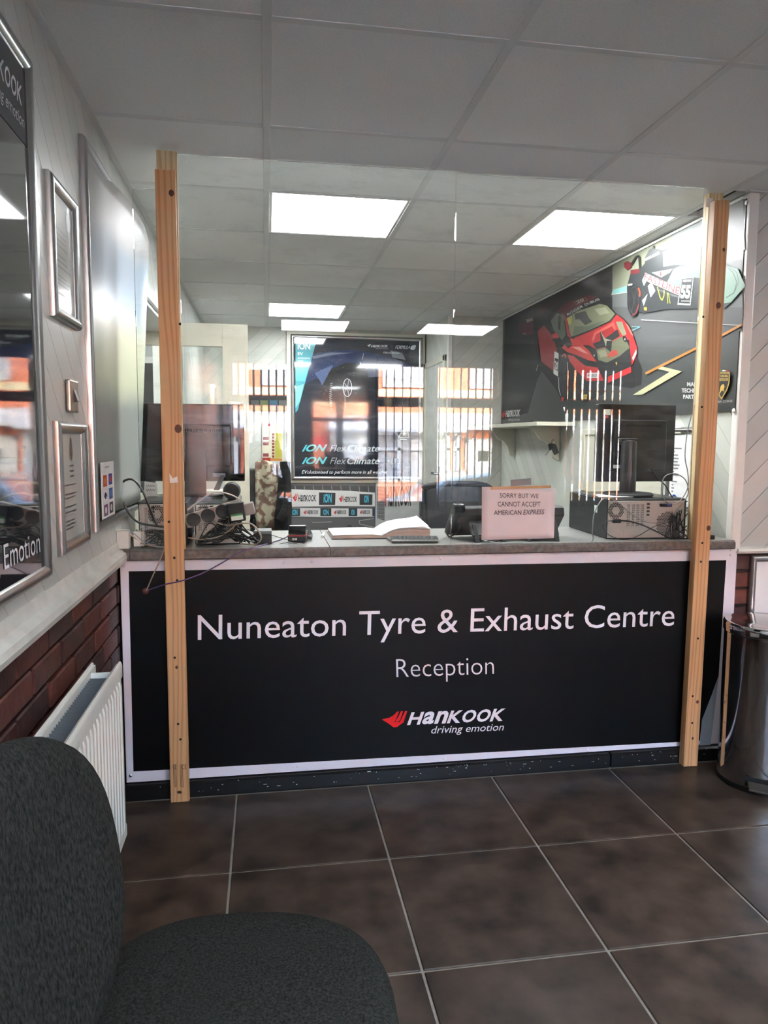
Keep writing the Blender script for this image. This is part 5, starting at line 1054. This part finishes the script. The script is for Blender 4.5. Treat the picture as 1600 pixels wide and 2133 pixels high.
# posters below
t = empty('banner_poster', (.6, 6.58, .4), 'printed poster of white trackside banners below the framed poster', 'poster'); PY2 = 6.56
MB().box(.195, .985, PY2, PY2+.03, .35, .94).build('board', mat('track_grey_print', (84, 84, 84), rough=.35), t)
p = Print(1, PY2, -1); G = (4.2105, (560, 980))
p.poly((60, 62, 62), [(185, 135), (932, 135), (932, 200), (185, 180)], *G)
for i in range(9): p.line((130, 132, 132), [(230+i*80, 135), (238+i*80, 190)], 7, *G)
p.poly((206, 206, 204), [(180, 165), (700, 178), (932, 195), (932, 315), (600, 312), (182, 318)], *G); p.poly((200, 200, 200), [(182, 328), (932, 335), (932, 405), (500, 410), (182, 402)], *G)
p.poly((90, 90, 90), [(182, 420), (932, 425), (932, 500), (182, 500)], *G); p.line((170, 168, 160), [(932, 420), (790, 440), (800, 470), (932, 500)], 5, *G); p.line((170, 168, 160), [(380, 455), (550, 450)], 5, *G)
bk_ = (24, 24, 26)
for x, w_, y, h in ((205, 210, 272, 68), (615, 158, 278, 58)): p.wing((196, 44, 40), (x, y), (x+w_*.23, y), (x, y-h), *G); p.word(bk_, (x+w_*.24, y), (x+w_, y), (x+w_*.24, y-h*.85), *G)
for x0, x1, y0, y1 in ((440, 585, 192, 302), (796, 910, 205, 302)): p.poly((44, 46, 48), [(x0, y0), (x1, y0+5), (x1-3, y1), (x0, y1)], *G); p.text((70, 190, 220), 'iON', (x0+40, y1-22), (x1-35, y1-22), (x0+42, y0+12), *G, bold=.02)
for x0, x1 in ((182, 275), (452, 548), (700, 776), (908, 932)): p.poly((44, 46, 48), [(x0, 330), (x1, 332), (x1, 400), (x0, 400)], *G); (x1-x0 > 30) and p.text((70, 190, 220), 'iON', (x0+24, 388), (x1-24, 388), (x0+24, 342), *G, bold=.02)
for x, w_ in ((303, 130), (570, 110), (798, 92)): p.wing((196, 44, 40), (x, 384), (x+w_*.23, 384), (x, 348), *G); p.word(bk_, (x+w_*.24, 382), (x+w_, 382), (x+w_*.24, 348), *G)
p.poly((40, 70, 120), [(932, 320), (932, 430), (925, 430), (925, 320)], *G)
p.build('printed_picture', t)
t = empty('banner_poster', (1.17, 6.55, .4), 'grey poster with tall black wordmark beside the mesh office chair', 'poster')
MB().box(.99, 1.40, PY2, PY2+.03, .35, .94).build('board', mat('pale_grey_print', (168, 170, 168), rough=.35), t)
p = Print(1, PY2, -1); p.poly((84, 86, 86), [(952, 140), (1015, 140), (1015, 440), (952, 420)], *G)
for i in range(9): p.line((150, 152, 152), [(955, 160+i*32), (1012, 165+i*32)], 3, *G)
for i in range(3): p.line((150, 152, 152), [(965+i*18, 142), (965+i*18, 430)], 3, *G)
p.word(bk_, (1022, 318), (1250, 312), (1024, 140), *G, shear=.1); p.line((190, 50, 50), [(1018, 150), (1016, 310)], 6, *G); p.poly((40, 42, 44), [(1338, 138), (1375, 138), (1372, 405), (1328, 405)], *G); p.build('printed_picture', t)
# safety chart and notice board left of the poster
t = empty('safety_chart', (.05, 6.57, 1.15), 'yellow green and red safety chart on the back wall', 'chart'); CH = (8.528, (480, 860))
MB().prism([Y_(6.58, *q) for q in [(546, 882), (590, 882), (588, 962), (546, 962)]], (0, .004, 0)).build('sheet', mat('cream_sheet', (206, 202, 180), rough=.5), t)
p = Print(1, 6.5795, -1); p.poly((150, 34, 40), [(566, 190), (712, 190), (712, 235), (566, 235)], *CH); p.poly((170, 168, 60), [(790, 360), (918, 360), (918, 800), (790, 800)], *CH); p.poly((188, 126, 50), [(712, 800), (918, 810), (918, 855), (712, 855)], *CH); p.poly((150, 34, 40), [(566, 795), (712, 795), (712, 860), (566, 860)], *CH)
for i in range(8): p.poly((130, 50, 36), [(740, 362+i*56), (782, 362+i*56), (782, 404+i*56), (740, 404+i*56)], *CH)
for y in (425, 515, 720): p.poly((130, 56, 60), [(580, y), (680, y), (680, y+58), (580, y+58)], *CH)
for i in range(9): p.line((110, 108, 100), [(580, 255+i*14), (660, 255+i*14)], 3, *CH)
p.build('printed_chart', t)
t = empty('notice_board', (.02, 6.57, 1.55), 'dark notice board with coloured panels on the back wall above the chart', 'notice board')
MB().prism([Y_(6.58, *q) for q in [(519, 770), (599, 770), (598, 857), (519, 857)]], (0, .012, 0)).build('board', m_blackm, t); p = Print(1, 6.578, -1)
for x, c in ((523, (70, 74, 74)), (542, (84, 96, 60)), (562, (44, 84, 104)), (581, (80, 82, 80))): p.poly(c, [(x, 834), (x+16, 834), (x+16, 855), (x, 855)])
p.build('printed_panels', t)
# patterned cloth and black coat on a chair by the back wall
t = empty('office_chair', (.05, 5.9, 0), 'dark office chair by the back wall with a patterned cloth over its back', 'chair')
MB().box(-.16, .17, 5.95, 6.02, .55, 1.10).build('backrest', m_blackm, t, bevel=.03, seg=3); MB().box(-.2, .22, 5.55, 6.0, .44, .52).build('seat', m_blackm, t, bevel=.03, seg=3); MB().tube([(0, 5.78, .08), (0, 5.78, .45)], .03).build('gas_post', m_black, t)
MB().box(-.28, .30, 5.75, 5.81, .04, .08).build('star_base', m_black, t); MB().box(-.02, .04, 5.49, 6.07, .04, .08).build('star_base', m_black, t)
for x, y in ((-.27, 5.78), (.29, 5.78), (.01, 5.5), (.01, 6.06)): MB().lathe([(0, -.015), (.025, -.015), (.025, .015), (0, .015)], (x, y, .025), 14, ax=(1, 0, 0)).build('caster', m_black, t)
t = empty('patterned_cloth', (.05, 5.93, .8), 'cream cloth with dark red pattern hung over a chair back by the back wall', 'cloth')
mb = MB(); n = 12
for j in range(n+1):
    for i in range(n+1): u, v = i/n, j/n; mb.v.append(Vector((-.09+.26*u, 5.935-.012*math.sin(u*14+v*3)-.006*math.sin(v*11), .60+.55*v+.02*math.sin(u*6))))
mb.f = [[j*(n+1)+i, j*(n+1)+i+1, (j+1)*(n+1)+i+1, (j+1)*(n+1)+i] for j in range(n) for i in range(n)]; mb.m = [0]*len(mb.f)
o = mb.build('cloth', mat('cream_red_pattern', (176, 170, 146), rough=.9, rgb2=(112, 86, 72), scale=16, sharp=True), t, smooth=True); o.modifiers.new('t', 'SOLIDIFY').thickness = .003
t = empty('black_coat', (.2, 5.9, .6), 'crumpled black coat hanging beside the patterned cloth', 'coat')
mb = MB(); n = 16; random.seed(2)
for j in range(n+1):
    v = j/n; w_ = .04+.025*min(1, v*1.7); xc = .150-.02*min(1, v*1.5)
    for i in range(20):
        q = i/20*2*math.pi; f = 1+.16*math.sin(5*q+v*4)*v+random.uniform(-.05, .05)
        mb.v.append(Vector((xc+w_*math.cos(q)*f, 5.86+.05*math.sin(q)*f, 1.16-.64*v)))
mb.f = [[j*20+i, j*20+(i+1) % 20, (j+1)*20+(i+1) % 20, (j+1)*20+i] for j in range(n) for i in range(20)]+[list(range(20))]; mb.m = [0]*len(mb.f)
mb.build('coat_body', mat('black_cloth', (17, 18, 20), rough=.85), t, smooth=True)
mb = MB(); mb.tube(smoothpath([(.15, 5.80, 1.10), (.165, 5.78, .95), (.15, 5.76, .80), (.10, 5.76, .70)], 6), .032, 12); mb.build('sleeve', mat('black_cloth', (17, 18, 20), rough=.85), t, smooth=True)
# cream cabinet behind the left cables
t = empty('cream_cabinet', (-.2, 5.2, 0), 'cream cabinet side seen between the left computers and the chair', 'cabinet')
MB().box(-.50, -.145, 4.95, 5.3, 0, .98).build('body', m_cream, t, bevel=.004); MB().box(-.49, -.155, 4.935, 4.95, .5, .97).build('door', m_cream, t, bevel=.003); MB().box(-.19, -.18, 4.92, 4.935, .7, .78).build('handle', m_black, t)
# open glazed door
t = empty('glazed_door', (-.45, 4.35, 0), 'cream door standing open behind the left post, with a glazed upper panel', 'door')
LY = 4.36; a = Y_(LY, 516, 676); xr_ = a.x; zt = a.z; g0 = Y_(LY, 376, 722); g1 = Y_(LY, 464, 722)
xl_ = -.86
m = MB(); m.box(g1.x+.0, xr_, LY, LY+.04, .01, zt).box(xl_, xl_+.11, LY, LY+.04, .01, zt).box(xl_+.11, g1.x, LY, LY+.04, g1.z, zt).box(xl_+.11, g1.x, LY, LY+.04, .01, 1.02)
m.build('door_leaf', m_cream, t, bevel=.002, seg=1)
MB().box(xl_+.11, g1.x, LY+.018, LY+.022, 1.02, g1.z).build('glass', m_pane, t)
b = MB(); b.box(g1.x, g1.x+.018, LY-.008, LY, 1.0, g1.z+.02).box(xl_+.09, g1.x, LY-.008, LY, g1.z, g1.z+.02).build('glazing_bead', m_cream, t)
MB().prism([Y_(LY-.002, *q) for q in [(475, 836), (513, 838), (512, 852), (474, 851)]], (0, -.006, 0)).build('latch_plate', m_wpaint, t, bevel=.002)
for px in (479, 505, 470): MB().lathe([(.006, 0), (.005, .003), (.0, .003)], Y_(LY-.008, px, 840), 12, ax=(0, -1, 0)).build('screw', m_chrome, t)
# things in the side room seen through the glass
t = empty('dark_door', (-1.0, 6.06, 0), 'dark tiled panel with papers seen through the glazed door', 'door')
MB().box(-1.02, -.72, 6.04, 6.09, 0, 1.93).build('panel', m_blackm, t); MB().box(-1.09, -1.02, 6.03, 6.09, 0, 1.98).box(-1.02, -.70, 6.03, 6.09, 1.93, 1.98).build('white_frame', m_white, t)
MB().box(-.86, -.80, 6.035, 6.04, 1.52, 1.66).build('yellow_paper', ink((190, 160, 70)), t)
# mesh office chair
t = empty('office_chair', (1.18, 4.35, 0), 'black mesh back office chair behind the left phone', 'chair')
P = [(886, 1012), (895, 1006), (950, 1003), (1020, 1005), (1034, 1010), (1028, 1060), (1015, 1110), (960, 1130), (905, 1128), (892, 1080)]
mb = MB(); n = 16
def chx(u, v): x = .955+.44*u+.02*(1-v)*(1-2*u); return Vector((x, 4.30+.09*(abs(u-.5)*2)**2-.03*math.sin(v*3), .60+.475*v-.03*(abs(u-.5)*2)**3))
for j in range(n+1):
    for i in range(n+1): mb.v.append(chx(i/n, j/n))
mb.f = [[j*(n+1)+i, j*(n+1)+i+1, (j+1)*(n+1)+i+1, (j+1)*(n+1)+i] for j in range(n) for i in range(n)]; mb.m = [0]*len(mb.f)
o = mb.build('mesh_back', mat('dark_chair_mesh', (44, 46, 48), rough=.7, rgb2=(24, 25, 27), scale=300), t, smooth=True); o.modifiers.new('t', 'SOLIDIFY').thickness = .008
MB().tube([chx(i/12, 1) for i in range(13)]+[chx(1, 1-i/8) for i in range(1, 9)]+[chx(1-i/12, 0) for i in range(1, 13)]+[chx(0, i/8) for i in range(1, 9)], .016, 10).build('back_frame', m_blackm, t, smooth=True)
MB().box(.97, 1.40, 3.88, 4.30, .44, .51).build('seat', m_blackm, t, bevel=.03, seg=3); MB().tube(smoothpath([(1.18, 4.1, .44), (1.18, 4.4, .42), (1.18, 4.40, .62)], 6), .022).build('back_bracket', m_blackm, t); MB().tube([(1.18, 4.1, .08), (1.18, 4.1, .45)], .03).build('gas_post', m_black, t)
for i in range(5):
    a = i*2*math.pi/5+.3; e = Vector((1.18+.28*math.cos(a), 4.1+.28*math.sin(a), .06)); MB().tube([(1.18, 4.1, .10), e], .018).build('base_arm', m_black, t); MB().lathe([(0, -.015), (.026, -.015), (.026, .015), (0, .015)], e-Vector((0, 0, .034)), 14, ax=(math.sin(a), -math.cos(a), 0)).build('caster', m_black, t)
for sx in (.945, 1.415): MB().tube(smoothpath([(sx, 4.25, .5), (sx, 4.2, .68), (sx, 3.95, .70)], 6), .015).build('armrest', m_blackm, t, smooth=True)

# ================================================================== the seated photographer (seen only as a dark reflection)
t = empty('person', (-.16, -.42, .45), 'seated person in dark hooded jacket with long dark hair, holding up a phone', 'person')
J = {'pelvis': (-.16, -.48, .56, .15), 'waist': (-.16, -.46, .74, .13), 'chest': (-.16, -.42, .93, .155), 'neckb': (-.16, -.38, 1.08, .075), 'neck': (-.155, -.36, 1.14, .055), 'head': (-.15, -.33, 1.235, .088), 'crown': (-.15, -.335, 1.315, .07),
     'hl': (-.26, -.44, .55, .10), 'kl': (-.30, -.02, .52, .07), 'al': (-.30, .02, .12, .045), 'fl': (-.30, .13, .05, .035), 'hr': (-.06, -.44, .55, .10), 'kr': (-.02, -.02, .52, .07), 'ar': (-.02, .0, .12, .045), 'fr': (-.02, .11, .05, .035),
     'sl': (-.33, -.42, 1.02, .065), 'el': (-.36, -.28, .80, .046), 'wl': (-.24, -.10, .72, .03), 'pl': (-.20, -.05, .71, .026), 'sr': (.01, -.42, 1.02, .065), 'er': (.10, -.30, .98, .046), 'wr': (.035, -.13, 1.22, .029), 'pr': (.02, -.085, 1.27, .026)}
E_ = [('pelvis', 'waist'), ('waist', 'chest'), ('chest', 'neckb'), ('neckb', 'neck'), ('neck', 'head'), ('head', 'crown'), ('pelvis', 'hl'), ('hl', 'kl'), ('kl', 'al'), ('al', 'fl'), ('pelvis', 'hr'), ('hr', 'kr'), ('kr', 'ar'), ('ar', 'fr'), ('chest', 'sl'), ('sl', 'el'), ('el', 'wl'), ('wl', 'pl'), ('chest', 'sr'), ('sr', 'er'), ('er', 'wr'), ('wr', 'pr')]
P = dict(J); 
def fingers(base, d0, d1, side, names, curl):      # five separate bent fingers from a palm
    b = Vector(J[base][:3]); d0 = Vector(d0).normalized(); d1 = Vector(d1).normalized(); sd = Vector(side).normalized()
    for i, nm in enumerate(names):
        off = sd*(-.024+.016*i); L = (.034, .040, .043, .040, .032)[i] if i else .03
        if i == 0: q0 = b+sd*-.026; q1 = q0+(sd*-1+d0*.6).normalized()*.03; q2 = q1+(d0+d1*.3).normalized()*.026
        else: q0 = b+off+d0*.014; q1 = q0+d0*L; q2 = q1+(d0*(1-curl)+d1*curl).normalized()*L*.75
        for k, q in enumerate((q0, q1, q2)): P[base+nm+str(k)] = (*q, (.0095, .0085, .0075)[k])
        E_.extend([(base, base+nm+'0'), (base+nm+'0', base+nm+'1'), (base+nm+'1', base+nm+'2')])
fingers('pr', (0, .3, .9), (-1, .2, 0), (0, 1, -.2), ['a', 'b', 'c', 'd', 'e'], .7)
fingers('pl', (.8, .6, 0), (.3, 0, -1), (.5, -.7, 0), ['a', 'b', 'c', 'd', 'e'], .5)
K_ = list(P); me = bpy.data.meshes.new('person_skeleton'); o0 = wloc(t)
me.from_pydata([Vector(P[k][:3])-o0 for k in K_], [(K_.index(a), K_.index(b)) for a, b in E_], [])
o = bpy.data.objects.new('body', me); COL.objects.link(o); o.parent = t
o.modifiers.new('skin', 'SKIN'); sb_ = o.modifiers.new('sub', 'SUBSURF'); sb_.levels = sb_.render_levels = 2
for i, k in enumerate(K_): v = me.skin_vertices[0].data[i]; v.radius = (P[k][3], P[k][3]); v.use_root = (k == 'pelvis')
bpy.context.view_layer.update(); dg = bpy.context.evaluated_depsgraph_get(); m2 = bpy.data.meshes.new_from_object(o.evaluated_get(dg))
o.modifiers.clear(); o.data = m2; m2.materials.clear()
m_skin = mat('skin', (196, 150, 128), rough=.5)
for m in (mat('dark_jacket', (24, 26, 32), rough=.85), m_skin, mat('dark_jeans', (34, 38, 50), rough=.85)): m2.materials.append(m)
for p_ in m2.polygons:
    c = p_.center+o0; p_.use_smooth = True
    hand = min((c-Vector(J[h][:3])).length for h in ('pr', 'pl')) < .085 and (c-Vector(J['wr'][:3])).length > .03 and (c-Vector(J['wl'][:3])).length > .03
    p_.material_index = 1 if (c.z > 1.13 and c.x < -.05) or hand else (2 if c.z < .66 and c.y > -.40 else 0)
h = MB(); prof = [(-.15, -.345, 1.335, .055), (-.15, -.352, 1.31, .088), (-.15, -.365, 1.25, .102), (-.15, -.38, 1.17, .105), (-.15, -.395, 1.08, .118), (-.15, -.41, .98, .12), (-.15, -.42, .90, .09)]
h.tube([Vector(a[:3]) for a in prof], .1, 20, rs=[a[3] for a in prof])
h.v = [Vector((v.x, min(v.y, -.325+max(0, (v.z-1.29))*.6), v.z)) for v in h.v]
h.build('hair', mat('dark_hair', (22, 18, 16), rough=.5), t, smooth=True)
for sx in (-.032, .032):
    MB().lathe([(0, -.002), (.011, 0), (.008, .006), (0, .009)], (-.15+sx, -.252, 1.245), 14, ax=(0, 1, 0)).build('eye', m_paper, t, smooth=True)
MB().prism([(-.158, -.25, 1.215), (-.142, -.25, 1.215), (-.15, -.25, 1.245)], (0, .02, -.004)).build('nose', m_skin, t, bevel=.003)
MB().box(-.17, -.13, -.262, -.248, 1.185, 1.193).build('mouth', mat('lips', (150, 84, 80), rough=.5), t, bevel=.003)
t = empty('mobile_phone', (.0, -.02, 1.28), 'black phone held up by the seated person', 'phone')
MB().box(-.058, .018, -.016, -.006, 1.20, 1.352).build('body', m_gloss, t, bevel=.003)
t = empty('visitor_chair', (-.16, -.45, 0), 'charcoal fabric visitor chair under the seated person by the shop window', 'chair')
MB().box(-.40, .08, -.68, -.22, .39, .455).build('seat', m_fab, t, bevel=.03, seg=3); MB().box(-.40, .08, -.74, -.69, .50, .88).build('backrest', m_fab, t, bevel=.022, seg=3)
MB().box(-.20, -.12, -.745, -.70, .40, .55).build('back_bracket', m_blackm, t)
for sx in (-.37, .05):
    for sy in (-.66, -.25): MB().tube([(sx, sy, .40), (sx, sy, 0)], .012).build('leg', m_blackm, t)
